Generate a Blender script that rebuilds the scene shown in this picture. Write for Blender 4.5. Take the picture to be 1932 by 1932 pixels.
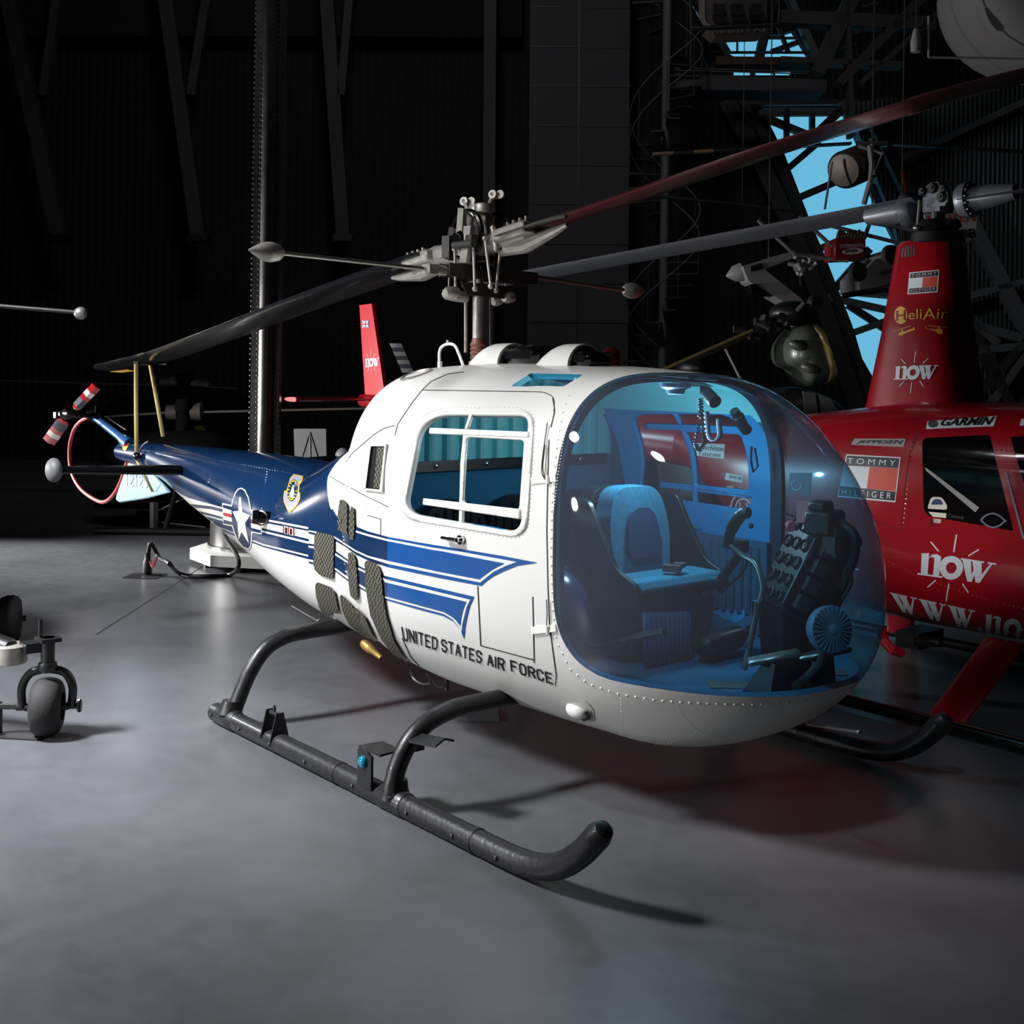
import bpy, bmesh, math, random
import numpy as np
from mathutils import Vector, Matrix
from mathutils.bvhtree import BVHTree
from mathutils.geometry import tessellate_polygon
random.seed(4)
S = bpy.context.scene
COL = S.collection
for o in list(bpy.data.objects): bpy.data.objects.remove(o)

# ---------------------------------------------------------------- camera
F = 2290.0; HOR = 697.0; ROLL = math.radians(0.85); YAW = math.radians(40)
CAM = Vector((5.3983, -4.1529, 1.93))
FW = Vector((-math.cos(YAW), math.sin(YAW), 0)); RT = Vector((math.sin(YAW), math.cos(YAW), 0)); UP = Vector((0, 0, 1))
cR, sR = math.cos(ROLL), math.sin(ROLL)
CX = RT * cR + UP * sR; CY = RT * (-sR) + UP * cR
cd = bpy.data.cameras.new('camera'); cam = bpy.data.objects.new('camera', cd); COL.objects.link(cam)
cd.sensor_width = 36; cd.lens = F / 1932 * 36; cd.shift_y = -(966 - HOR) / 1932; cd.clip_start = .05; cd.clip_end = 300
M = Matrix.Identity(4)
for i in range(3):
    M[i][0] = CX[i]; M[i][1] = CY[i]; M[i][2] = -FW[i]; M[i][3] = CAM[i]
cam.matrix_world = M
S.camera = cam

# ---------------------------------------------------------------- sky, lights, exposure
def lin(r, g, b):
    f = lambda c: (c / 255 / 12.92) if c / 255 <= .04045 else ((c / 255 + .055) / 1.055) ** 2.4
    return (f(r), f(g), f(b), 1)
W = bpy.data.worlds.new('sky'); S.world = W; W.use_nodes = True
bg = W.node_tree.nodes['Background']; bg.inputs[0].default_value = lin(112, 190, 226); bg.inputs[1].default_value = 1.25
S.view_settings.view_transform = 'Standard'; S.view_settings.look = 'None'
S.view_settings.exposure = 0; S.view_settings.gamma = 1; S.view_settings.use_curve_mapping = False

def area(name, loc, target, power, size, col=(1, 1, 1), spread=180, sy=None):
    d = bpy.data.lights.new(name, 'AREA'); d.energy = power; d.color = col; d.spread = math.radians(spread)
    d.shape = 'RECTANGLE' if sy else 'DISK'; d.size = size
    if sy: d.size_y = sy
    o = bpy.data.objects.new(name, d); COL.objects.link(o); o.location = loc
    o.rotation_euler = (Vector(target) - Vector(loc)).to_track_quat('-Z', 'Y').to_euler()
    return o
def spot(name, loc, target, power, ang, blend=.5, rad=.15, col=(1, 1, 1)):
    d = bpy.data.lights.new(name, 'SPOT'); d.energy = power; d.color = col; d.spot_size = math.radians(ang); d.spot_blend = blend; d.shadow_soft_size = rad
    o = bpy.data.objects.new(name, d); COL.objects.link(o); o.location = loc
    o.rotation_euler = (Vector(target) - Vector(loc)).to_track_quat('-Z', 'Y').to_euler()
    return o
spot('key_light', (-1.2, -5.8, 1.35), (0.3, -.4, 1.2), 560, 56, .8, .22)
spot('tail_light', (-6.8, -4.8, 1.7), (-3.6, 0.3, 1.1), 950, 54, .8, .2)
spot('hub_light', (1.0, -4.6, 5.4), (0.0, 0, 2.5), 210, 26, .8, .12)
area('floor_light', (-2.0, -5.4, 5.6), (-1.2, -2.6, 0), 330, 1.2, (.95, .97, 1), 78)
spot('nose_light', (3.4, -3.0, 5.6), (1.9, -.1, 1.0), 640, 24, 1, .25)
spot('red_machine_light', (4.6, -.4, 2.2), (1.2, 2.3, .78), 360, 20, 1, .15, (1, .97, .93))
spot('column_light', (-8.8, -2.6, 1.7), (-5.2, 1.7, 1.9), 2600, 80, .9, .2)
spot('pool_light', (-10.2, -2.2, 2.4), (-7.0, -.4, 0), 2800, 38, .9, .2)
spot('castor_pool_light', (-3.0, -2.1, 1.5), (-1.25, -1.5, 0), 170, 44, 1, .2, (.92, .94, 1))
spot('hangar_fill', CAM + FW * 9 + RT * -1 + UP * 9.5, CAM + FW * 24 + RT * -1 + UP * 2, 900, 110, 1, 1.0)
spot('roof_fill', CAM + FW * 6 + RT * 2 + UP * 9, CAM + FW * 20 + RT * 9 + UP * 5, 120, 76, 1, 1.0, (.85, .93, 1))
# ---------------------------------------------------------------- pixel -> place helpers
def ray(px, py):
    a = (px - 966) / F; b = (HOR - py) / F
    return FW + CX * a + CY * b
def UX(px, py, v): d = ray(px, py); return CAM + d * ((v - CAM.x) / d.x)
def UY(px, py, v): d = ray(px, py); return CAM + d * ((v - CAM.y) / d.y)
def UZ(px, py, v): d = ray(px, py); return CAM + d * ((v - CAM.z) / d.z)
def UD(px, py, D): return CAM + ray(px, py) * D
FWn = np.array(FW); CXn = np.array(CX); CYn = np.array(CY); CAMn = np.array(CAM)
def PX(P):
    D = P - CAMn; w = D @ FWn
    return 966 + F * (D @ CXn) / w, HOR - F * (D @ CYn) / w

# ---------------------------------------------------------------- materials
MATS = {}
def mat(name, col, rough=.5, metal=0, spec=.5, coat=0, bump=0, bscale=60, vary=0, vscale=3, emit=0):
    if name in MATS: return MATS[name]
    m = bpy.data.materials.new(name); m.use_nodes = True; MATS[name] = m
    nt = m.node_tree; p = nt.nodes['Principled BSDF']
    c = col if len(col) == 4 else lin(*col)
    p.inputs['Base Color'].default_value = c; p.inputs['Roughness'].default_value = rough
    p.inputs['Metallic'].default_value = metal; p.inputs['Specular IOR Level'].default_value = spec
    p.inputs['Coat Weight'].default_value = coat; p.inputs['Coat Roughness'].default_value = .06
    if emit: p.inputs['Emission Color'].default_value = c; p.inputs['Emission Strength'].default_value = emit
    if vary or bump:
        tc = nt.nodes.new('ShaderNodeTexCoord')
    if vary:
        n = nt.nodes.new('ShaderNodeTexNoise'); n.inputs['Scale'].default_value = vscale; n.inputs['Detail'].default_value = 8; n.inputs['Roughness'].default_value = .65
        nt.links.new(tc.outputs['Object'], n.inputs['Vector'])
        r = nt.nodes.new('ShaderNodeValToRGB'); r.color_ramp.elements[0].position = .3; r.color_ramp.elements[1].position = .7
        r.color_ramp.elements[0].color = [x * (1 - vary) for x in c[:3]] + [1]; r.color_ramp.elements[1].color = [min(1, x * (1 + vary)) for x in c[:3]] + [1]
        nt.links.new(n.outputs['Fac'], r.inputs[0]); nt.links.new(r.outputs[0], p.inputs['Base Color'])
    if bump:
        n2 = nt.nodes.new('ShaderNodeTexNoise'); n2.inputs['Scale'].default_value = bscale; n2.inputs['Detail'].default_value = 4
        nt.links.new(tc.outputs['Object'], n2.inputs['Vector'])
        bm = nt.nodes.new('ShaderNodeBump'); bm.inputs['Strength'].default_value = bump; bm.inputs['Distance'].default_value = .01
        nt.links.new(n2.outputs['Fac'], bm.inputs['Height']); nt.links.new(bm.outputs[0], p.inputs['Normal'])
    return m
def glassmat(name, tint, haze=0, hazecol=(.3, .4, .6), ior=1.45):
    m = bpy.data.materials.new(name); m.use_nodes = True; MATS[name] = m
    nt = m.node_tree; nt.nodes.clear()
    out = nt.nodes.new('ShaderNodeOutputMaterial'); tr = nt.nodes.new('ShaderNodeBsdfTransparent'); tr.inputs[0].default_value = (*tint, 1)
    gl = nt.nodes.new('ShaderNodeBsdfGlossy'); gl.inputs['Roughness'].default_value = .03
    fr = nt.nodes.new('ShaderNodeFresnel')
    ge = nt.nodes.new('ShaderNodeNewGeometry'); mr = nt.nodes.new('ShaderNodeMapRange'); mr.inputs[3].default_value = ior; mr.inputs[4].default_value = 1 / ior   # a thin sheet: same reflectance from both sides
    nt.links.new(ge.outputs['Backfacing'], mr.inputs[0]); nt.links.new(mr.outputs[0], fr.inputs[0])
    mx = nt.nodes.new('ShaderNodeMixShader'); last = tr
    if haze:
        df = nt.nodes.new('ShaderNodeBsdfDiffuse'); df.inputs[0].default_value = (*hazecol, 1)
        m2 = nt.nodes.new('ShaderNodeMixShader'); m2.inputs[0].default_value = haze
        nt.links.new(tr.outputs[0], m2.inputs[1]); nt.links.new(df.outputs[0], m2.inputs[2]); last = m2
    nt.links.new(fr.outputs[0], mx.inputs[0]); nt.links.new(last.outputs[0], mx.inputs[1]); nt.links.new(gl.outputs[0], mx.inputs[2])
    nt.links.new(mx.outputs[0], out.inputs[0])
    return m
def gridmat(name, dark, light, scale, rough=.5, metal=0, axis=None):
    """fine woven / ribbed pattern made from a wave or a checker in object space"""
    m = mat(name, light, rough, metal); nt = m.node_tree; p = nt.nodes['Principled BSDF']
    tc = nt.nodes.new('ShaderNodeTexCoord')
    if axis is None:
        t = nt.nodes.new('ShaderNodeTexChecker'); t.inputs['Scale'].default_value = scale
        t.inputs['Color1'].default_value = lin(*dark); t.inputs['Color2'].default_value = lin(*light)
        nt.links.new(tc.outputs['Object'], t.inputs['Vector']); nt.links.new(t.outputs['Color'], p.inputs['Base Color'])
    else:
        t = nt.nodes.new('ShaderNodeTexWave'); t.bands_direction = axis; t.inputs['Scale'].default_value = scale
        r = nt.nodes.new('ShaderNodeValToRGB'); r.color_ramp.elements[0].color = lin(*dark); r.color_ramp.elements[1].color = lin(*light)
        nt.links.new(tc.outputs['Object'], t.inputs['Vector']); nt.links.new(t.outputs['Fac'], r.inputs[0]); nt.links.new(r.outputs[0], p.inputs['Base Color'])
        b = nt.nodes.new('ShaderNodeBump'); b.inputs['Strength'].default_value = .8; b.inputs['Distance'].default_value = .03
        nt.links.new(t.outputs['Fac'], b.inputs['Height']); nt.links.new(b.outputs[0], p.inputs['Normal'])
    return m

# ---------------------------------------------------------------- object helpers
ORG = {}
def link(name, me, parent, org):
    o = bpy.data.objects.new(name, me); COL.objects.link(o)
    p0 = ORG[parent.name] if parent else Vector((0, 0, 0))
    if parent: o.parent = parent
    o.location = org - p0; ORG[o.name] = org.copy()
    return o
def thing(name, label, cat, loc, group=None):
    o = link(name, None, None, Vector(loc)); o.empty_display_size = .1
    return tag(o, label, cat, group)
def tag(o, label=None, cat=None, group=None, kind=None):
    for k, v in (('label', label), ('category', cat), ('group', group), ('kind', kind)):
        if v: o[k] = v
    return o
def finish(name, V, Fc, m, parent=None, smooth=35, normals=None, flat=False, kind=None):
    V = [Vector(v) for v in V]
    lo = Vector([min(v[i] for v in V) for i in range(3)]); hi = Vector([max(v[i] for v in V) for i in range(3)])
    org = (lo + hi) / 2
    if not parent: org = Vector(((lo.x + hi.x) / 2, (lo.y + hi.y) / 2, lo.z))
    me = bpy.data.meshes.new(name); me.from_pydata([v - org for v in V], [], Fc); me.update()
    ms = m if isinstance(m, (list, tuple)) else [m]
    for x in ms: me.materials.append(x)
    if normals is not None:
        me.shade_smooth(); me.normals_split_custom_set_from_vertices([Vector(n).normalized() for n in normals])
    elif not flat:
        me.shade_smooth(); me.set_sharp_from_angle(angle=math.radians(smooth))
    o = link(name, me, parent, org)
    if kind: o['kind'] = kind
    return o

class MB:
    def __init__(s): s.v = []; s.f = []
    def add(s, vs, fs):
        n = len(s.v); s.v += [Vector(v) for v in vs]; s.f += [tuple(i + n for i in f) for f in fs]; return s
    def frame(s, c, ax, ay, az, hx, hy, hz):
        c = Vector(c); vs = [c + ax * (hx * i) + ay * (hy * j) + az * (hz * k) for i in (-1, 1) for j in (-1, 1) for k in (-1, 1)]
        return s.add(vs, [(0, 1, 3, 2), (4, 6, 7, 5), (0, 4, 5, 1), (2, 3, 7, 6), (0, 2, 6, 4), (1, 5, 7, 3)])
    def box(s, c, size, rz=0):
        ca, sa = math.cos(rz), math.sin(rz)
        return s.frame(c, Vector((ca, sa, 0)), Vector((-sa, ca, 0)), UP, size[0] / 2, size[1] / 2, size[2] / 2)
    def beam(s, a, b, w, h, up=(0, 0, 1)):
        a, b = Vector(a), Vector(b); d = (b - a); L = d.length; d.normalize(); up = Vector(up)
        x = d.cross(up)
        if x.length < 1e-4: x = d.cross(Vector((1, 0, 0)))
        x.normalize(); y = x.cross(d)
        return s.frame((a + b) / 2, d, x, y, L / 2, w / 2, h / 2)
    def tube(s, pts, r, seg=12, caps=True, closed=False):
        pts = [Vector(p) for p in pts]; n = len(pts)
        R = r if isinstance(r, (list, tuple)) else [r] * n
        rings = []; prev = None
        for i, p in enumerate(pts):
            a = pts[(i - 1) % n] if (closed or i) else p; b = pts[(i + 1) % n] if (closed or i < n - 1) else p
            d = (b - a)
            if d.length < 1e-9: d = Vector((0, 0, 1))
            d.normalize()
            if prev is None:
                x = d.orthogonal().normalized()
            else:
                x = prev - d * prev.dot(d)
                x = x.normalized() if x.length > 1e-6 else d.orthogonal().normalized()
            prev = x; y = d.cross(x)
            rings.append([p + (x * math.cos(t) + y * math.sin(t)) * R[i] for t in [2 * math.pi * k / seg for k in range(seg)]])
        vs = [v for g in rings for v in g]; fs = []
        for i in range(n if closed else n - 1):
            j = (i + 1) % n
            for k in range(seg): fs.append((i * seg + k, i * seg + (k + 1) % seg, j * seg + (k + 1) % seg, j * seg + k))
        if caps and not closed: fs += [tuple(range(seg))[::-1], tuple((n - 1) * seg + k for k in range(seg))]
        return s.add(vs, fs)
    def cyl(s, a, b, r, seg=16, r2=None): return s.tube([a, b], [r, r if r2 is None else r2], seg)
    def lathe(s, prof, org, axis=(0, 0, 1), seg=24):
        ax = Vector(axis).normalized(); x = ax.orthogonal().normalized(); y = ax.cross(x); org = Vector(org); vs = []; fs = []
        for r, h in prof:
            vs += [org + ax * h + (x * math.cos(2 * math.pi * k / seg) + y * math.sin(2 * math.pi * k / seg)) * max(r, 1e-4) for k in range(seg)]
        for i in range(len(prof) - 1):
            for k in range(seg): fs.append((i * seg + k, i * seg + (k + 1) % seg, (i + 1) * seg + (k + 1) % seg, (i + 1) * seg + k))
        fs += [tuple(range(seg))[::-1], tuple((len(prof) - 1) * seg + k for k in range(seg))]
        return s.add(vs, fs)
    def ell(s, c, rx, ry, rz, ax=None, seg=20, rings=12, pw=1):
        ax = ax or (Vector((1, 0, 0)), Vector((0, 1, 0)), UP); c = Vector(c)
        vs = []; fs = []
        for i in range(rings + 1):
            t = math.pi * i / rings; h = math.cos(t); r = max(math.sin(t), 1e-3) ** pw
            for k in range(seg):
                u = 2 * math.pi * k / seg
                vs.append(c + ax[0] * (rx * r * math.cos(u)) + ax[1] * (ry * r * math.sin(u)) + ax[2] * (rz * h))
        for i in range(rings):
            for k in range(seg): fs.append((i * seg + k, (i + 1) * seg + k, (i + 1) * seg + (k + 1) % seg, i * seg + (k + 1) % seg))
        return s.add(vs, fs)
    def prism(s, pts, ext):
        pts = [Vector(p) for p in pts]; ext = Vector(ext); n = len(pts)
        tri = tessellate_polygon([pts]); vs = pts + [p + ext for p in pts]
        fs = [tuple(t) for t in tri] + [tuple(i + n for i in t[::-1]) for t in tri]
        fs += [(i, i + n, (i + 1) % n + n, (i + 1) % n) for i in range(n)]
        n0 = len(s.v); s.add(vs, fs); return s
    def loft(s, rings, caps=True):
        n = len(rings[0]); vs = [v for g in rings for v in g]; fs = []
        for i in range(len(rings) - 1):
            for k in range(n): fs.append((i * n + k, i * n + (k + 1) % n, (i + 1) * n + (k + 1) % n, (i + 1) * n + k))
        if caps: fs += [tuple(range(n))[::-1], tuple((len(rings) - 1) * n + k for k in range(n))]
        return s.add(vs, fs)
    def build(s, name, m, parent=None, smooth=35, fix=True, **k):
        o = finish(name, s.v, s.f, m, parent, smooth, **k)
        if fix:
            b = bmesh.new(); b.from_mesh(o.data); bmesh.ops.recalc_face_normals(b, faces=b.faces); b.to_mesh(o.data); b.free()
            o.data.shade_smooth(); o.data.set_sharp_from_angle(angle=math.radians(smooth))
        return o
def bez(pts, n=8):
    """catmull-rom through points"""
    P = [Vector(p) for p in pts]; P = [P[0] * 2 - P[1]] + P + [P[-1] * 2 - P[-2]]; out = []
    for i in range(1, len(P) - 2):
        for k in range(n):
            t = k / n; a, b, c, d = P[i - 1], P[i], P[i + 1], P[i + 2]
            out.append(.5 * ((2 * b) + (c - a) * t + (2 * a - 5 * b + 4 * c - d) * t * t + (3 * b - 3 * c + d - a) * t ** 3))
    out.append(P[-2]); return out
def copy_tree(o, parent=None):
    c = o.copy(); COL.objects.link(c)
    if parent: c.parent = parent
    for ch in list(o.children): copy_tree(ch, c)
    return c

# ---------------------------------------------------------------- skin lofts and splitting along a field
def pch(xs, ys, x):
    xs = np.asarray(xs, float); ys = np.asarray(ys, float); h = np.diff(xs); d = np.diff(ys) / h
    m = np.zeros_like(ys); m[0] = d[0]; m[-1] = d[-1]
    for i in range(1, len(xs) - 1):
        if d[i - 1] * d[i] > 0:
            a = 2 * h[i] + h[i - 1]; b = h[i] + 2 * h[i - 1]; m[i] = (a + b) / (a / d[i - 1] + b / d[i])
    i = np.clip(np.searchsorted(xs, x) - 1, 0, len(xs) - 2); t = (x - xs[i]) / h[i]
    return ys[i] * (2*t**3-3*t**2+1) + m[i]*h[i]*(t**3-2*t**2+t) + ys[i+1]*(-2*t**3+3*t**2) + m[i+1]*h[i]*(t**3-t**2)
def sections(X, ZT, ZB, WW, N, ZC, nb, NT, y0=0):
    th = np.linspace(0, 2 * np.pi, 1440); c, s = np.cos(th), np.sin(th); up = s >= 0; nb = np.broadcast_to(nb, X.shape)
    out = np.zeros((len(X), NT, 3))
    for i in range(len(X)):
        e = np.where(up, 2 / N[i], 2 / nb[i]); y = WW[i] * np.sign(c) * np.abs(c) ** e; zr = np.sign(s) * np.abs(s) ** e
        z = np.where(up, ZC[i] + (ZT[i] - ZC[i]) * zr, ZC[i] + (ZC[i] - ZB[i]) * zr)
        L = np.r_[0, np.cumsum(np.hypot(np.diff(y), np.diff(z)))]; q = np.linspace(0, L[-1], NT + 1)[:-1]
        out[i, :, 0] = X[i]; out[i, :, 1] = np.interp(q, L, y) + y0; out[i, :, 2] = np.interp(q, L, z)
    return out
def grid_mesh(G):
    nx, nt, _ = G.shape
    du = np.gradient(G, axis=0); dv = np.roll(G, -1, 1) - np.roll(G, 1, 1)
    N = np.cross(dv, du); ln = np.linalg.norm(N, axis=2, keepdims=True); N = -N / np.maximum(ln, 1e-9)
    N *= -1
    i = np.arange(nx - 1)[:, None]; k = np.arange(nt)[None, :]; k2 = (k + 1) % nt
    a = i * nt + k; b = i * nt + k2; c = (i + 1) * nt + k2; d = (i + 1) * nt + k
    T = np.concatenate([np.stack([a, b, c], -1).reshape(-1, 3), np.stack([a, c, d], -1).reshape(-1, 3)])
    V = G.reshape(-1, 3); N = N.reshape(-1, 3)
    cen = V.mean(0); 
    t0 = np.cross(V[T[:, 1]] - V[T[:, 0]], V[T[:, 2]] - V[T[:, 0]]); nn = N[T[:, 0]]
    flip = (t0 * nn).sum(1) < 0
    T[flip] = T[flip][:, ::-1]
    return V, N, T
def orient_out(M_):
    V, N, T = M_
    mid = V.copy(); mid[:, 1] -= V[:, 1].mean(); mid[:, 2] -= V[:, 2].mean(); mid[:, 0] = 0
    if (N * mid).sum() < 0: return V, -N, T[:, ::-1].copy()
    return M_
def split(M_, f):
    """part with f<0, part with f>=0"""
    V, N, T = M_; f = np.where(np.abs(f) < 1e-6, 1e-6, f)
    s = f < 0; cnt = s[T].sum(1)
    tin = T[cnt == 3].tolist(); tout = T[cnt == 0].tolist(); V = V.tolist(); N = N.tolist(); cache = {}
    def cut(a, b):
        k = (a, b) if a < b else (b, a)
        if k not in cache:
            t = f[a] / (f[a] - f[b]); V.append([V[a][j] + (V[b][j] - V[a][j]) * t for j in range(3)]); N.append([N[a][j] + (N[b][j] - N[a][j]) * t for j in range(3)]); cache[k] = len(V) - 1
        return cache[k]
    for t in T[(cnt == 1) | (cnt == 2)].tolist():
        for r in range(3):
            a, b, c = t[r], t[(r + 1) % 3], t[(r + 2) % 3]
            if s[a] != s[b] and s[a] != s[c]:
                p, q = cut(a, b), cut(a, c); (tin if s[a] else tout).append([a, p, q]); o = tout if s[a] else tin
                o += [[p, b, c], [p, c, q]]; break
    V = np.array(V); N = np.array(N); return pack(V, N, tin), pack(V, N, tout)
def pack(V, N, T):
    T = np.array(T, int).reshape(-1, 3)
    u, inv = np.unique(T.ravel(), return_inverse=True)
    return V[u], N[u], inv.reshape(-1, 3)
def sdf(x, y, poly):
    P = np.array(poly, float); n = len(P); d = np.full(x.shape, 1e9); ins = np.zeros(x.shape, bool)
    for i in range(n):
        a, b = P[i], P[(i + 1) % n]; e = b - a; wx, wy = x - a[0], y - a[1]
        t = np.clip((wx * e[0] + wy * e[1]) / max(e @ e, 1e-12), 0, 1); d = np.minimum(d, np.hypot(wx - e[0] * t, wy - e[1] * t))
        if a[1] != b[1]:
            c = ((a[1] > y) != (b[1] > y)); xi = a[0] + (y - a[1]) * e[0] / (b[1] - a[1]); ins ^= c & (x < xi)
    return np.where(ins, -d, d)
def rnd(poly, r=10, n=5):
    """round the corners of a 2-D polygon"""
    out = []; m = len(poly)
    for i in range(m):
        p, a, b = Vector(poly[i]).to_2d(), Vector(poly[i - 1]).to_2d(), Vector(poly[(i + 1) % m]).to_2d(); rr = r[i] if isinstance(r, (list, tuple)) else r
        u, w = (a - p), (b - p); k = min(rr, u.length * .48, w.length * .48); s = p + u.normalized() * k; e = p + w.normalized() * k
        for q in range(n + 1):
            t = q / n; out.append(tuple(s * (1 - t) ** 2 + p * 2 * t * (1 - t) + e * t * t))
    return out
def skin(name, M_, m, parent):
    V, N, T = M_
    return finish(name, V.tolist(), T.tolist(), m, parent, normals=N.tolist())
def bvh(*ms):
    vs = []; fs = []
    for V, N, T in ms:
        n = len(vs); vs += [tuple(v) for v in V]; fs += [tuple(int(i) + n for i in t) for t in T]
    return BVHTree.FromPolygons(vs, fs)

# ---------------------------------------------------------------- paint, stickers and seams laid on a skin
def onto(tree, px, py, off, near=False):
    h = tree.ray_cast(CAM, ray(px, py).normalized())
    if h[0] is None:
        if not near: return None
        h = tree.find_nearest(UY(px, py, -.3))
    n = h[1]
    if n.dot(ray(px, py)) > 0: n = -n
    return h[0] + n * off
def lay(name, V2, T2, m, parent, tree, off, seg=9):
    b = bmesh.new(); vs = [b.verts.new((x, y, 0)) for x, y in V2]
    for t in T2:
        try: b.faces.new([vs[i] for i in t])
        except ValueError: pass
    for _ in range(7):
        es = [e for e in b.edges if e.calc_length() > seg]
        if not es: break
        bmesh.ops.subdivide_edges(b, edges=es, cuts=1); bmesh.ops.triangulate(b, faces=b.faces)
    b.verts.index_update(); P = [onto(tree, v.co.x, v.co.y, off) for v in b.verts]
    fs = [[v.index for v in f.verts] for f in b.faces]; fs = [f for f in fs if all(P[i] is not None for i in f)]; b.free()
    used = sorted({i for f in fs for i in f}); mp = {u: k for k, u in enumerate(used)}
    if not used: return None
    V = [P[u] for u in used]; fs = [[mp[i] for i in f] for f in fs]
    def fl(f):
        n = (V[f[1]] - V[f[0]]).cross(V[f[2]] - V[f[0]]); return f if n.dot(V[f[0]] - CAM) < 0 else f[::-1]
    return finish(name, V, [fl(f) for f in fs], m, parent, smooth=60)
def decal(name, loops, m, parent, tree, off=.002, seg=9):
    if not isinstance(loops[0][0], (tuple, list)): loops = [loops]
    T = tessellate_polygon([[Vector((p[0], p[1], 0)) for p in l] for l in loops]); V2 = [tuple(p) for l in loops for p in l]
    return lay(name, V2, T, m, parent, tree, off, seg)
def clipx(poly, x0, keep):
    out = []
    for i in range(len(poly)):
        p, q = poly[i], poly[(i + 1) % len(poly)]; a, c = (p[0] - x0) * keep, (q[0] - x0) * keep
        if a >= 0: out.append(p)
        if a * c < 0: t = a / (a - c); out.append((p[0] + (q[0] - p[0]) * t, p[1] + (q[1] - p[1]) * t))
    return out
def line2(pts, w):
    """ribbons along 2-D polylines -> V2,T2"""
    V = []; T = []
    for i in range(len(pts) - 1):
        a, b = Vector(pts[i]).to_2d(), Vector(pts[i + 1]).to_2d(); d = b - a
        if d.length < 1e-6: continue
        d.normalize(); n = Vector((-d.y, d.x)) * w / 2; e = d * w * .3; k = len(V)
        V += [tuple(a - e + n), tuple(b + e + n), tuple(b + e - n), tuple(a - e - n)]; T += [(k, k + 1, k + 2), (k, k + 2, k + 3)]
    return V, T
def merge2(items):
    V = []; T = []
    for v, t in items:
        n = len(V); V += v; T += [tuple(i + n for i in x) for x in t]
    return V, T
def seams(name, lines, w, m, parent, tree, off=.0015): V, T = merge2([line2(l, w) for l in lines]); return lay(name, V, T, m, parent, tree, off, 14)
def dots2(pts, r, n=6):
    V = []; T = []
    for x, y in pts:
        k = len(V); V += [(x + r * math.cos(2 * math.pi * i / n), y + r * math.sin(2 * math.pi * i / n)) for i in range(n)]; T += [(k, k + i, k + i + 1) for i in range(1, n - 1)]
    return V, T
def along(pts, step):
    out = []; carry = 0
    for i in range(len(pts) - 1):
        a, b = Vector(pts[i]).to_2d(), Vector(pts[i + 1]).to_2d(); L = (b - a).length; t = carry
        while t < L: out.append(tuple(a + (b - a) * (t / L))); t += step
        carry = t - L
    return out
def rivets(name, lines, step, r, m, parent, tree, off=.002):
    b = MB(); axs = None
    for l in lines:
        for x, y in along(l, step):
            p = onto(tree, x, y, 0); q = onto(tree, x, y, .01)
            if p is None: continue
            n = (q - p).normalized(); t = n.orthogonal().normalized(); s = n.cross(t)
            vs = [p + t * (r * math.cos(a)) + s * (r * math.sin(a)) for a in [k * math.pi / 3 for k in range(6)]] + [p + n * (r * .75)]
            b.add(vs, [(k, (k + 1) % 6, 6) for k in range(6)])
    return tag(b.build(name, m, parent, fix=False), kind='stuff') if b.v else None
FONT = {}
def text2(s, shear=0, bold=0, space=1):
    k = (s, shear, bold, space)
    if k not in FONT:
        c = bpy.data.curves.new('t', 'FONT'); c.body = s; c.shear = shear; c.offset = bold; c.space_character = space; c.resolution_u = 3
        o = bpy.data.objects.new('t', c); COL.objects.link(o); dg = bpy.context.evaluated_depsgraph_get(); dg.update(); me = bpy.data.meshes.new_from_object(o.evaluated_get(dg))
        V = [(v.co.x, v.co.y) for v in me.vertices]; me.calc_loop_triangles(); T = [tuple(t.vertices) for t in me.loop_triangles]
        bpy.data.objects.remove(o); bpy.data.curves.remove(c); bpy.data.meshes.remove(me)
        x0 = min(v[0] for v in V); x1 = max(v[0] for v in V); y0 = min(v[1] for v in V); y1 = max(v[1] for v in V)
        FONT[k] = ([((x - x0) / (x1 - x0), (y - y0) / (y1 - y0)) for x, y in V], T)
    return FONT[k]
def quad(V, q):
    """unit square -> quad TL,TR,BR,BL"""
    tl, tr, br, bl = [Vector(p) for p in q]
    return [(tl * (1 - u) + tr * u) * v + (bl * (1 - u) + br * u) * (1 - v) for u, v in V]
def text_on(name, s, q, m, parent, tree, off=.003, **k):
    V, T = text2(s, **k) if isinstance(s, str) else s
    V = [tuple(p) for p in quad(V, q)]; return lay(name, V, T, m, parent, tree, off, 12)
def text_plane(name, s, q3, m, parent, **k):
    V, T = text2(s, **k) if isinstance(s, str) else s
    P = quad(V, q3); return finish(name, P, [t if (P[t[1]] - P[t[0]]).cross(P[t[2]] - P[t[0]]).dot(P[t[0]] - CAM) < 0 else t[::-1] for t in T], m, parent, flat=True)
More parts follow.
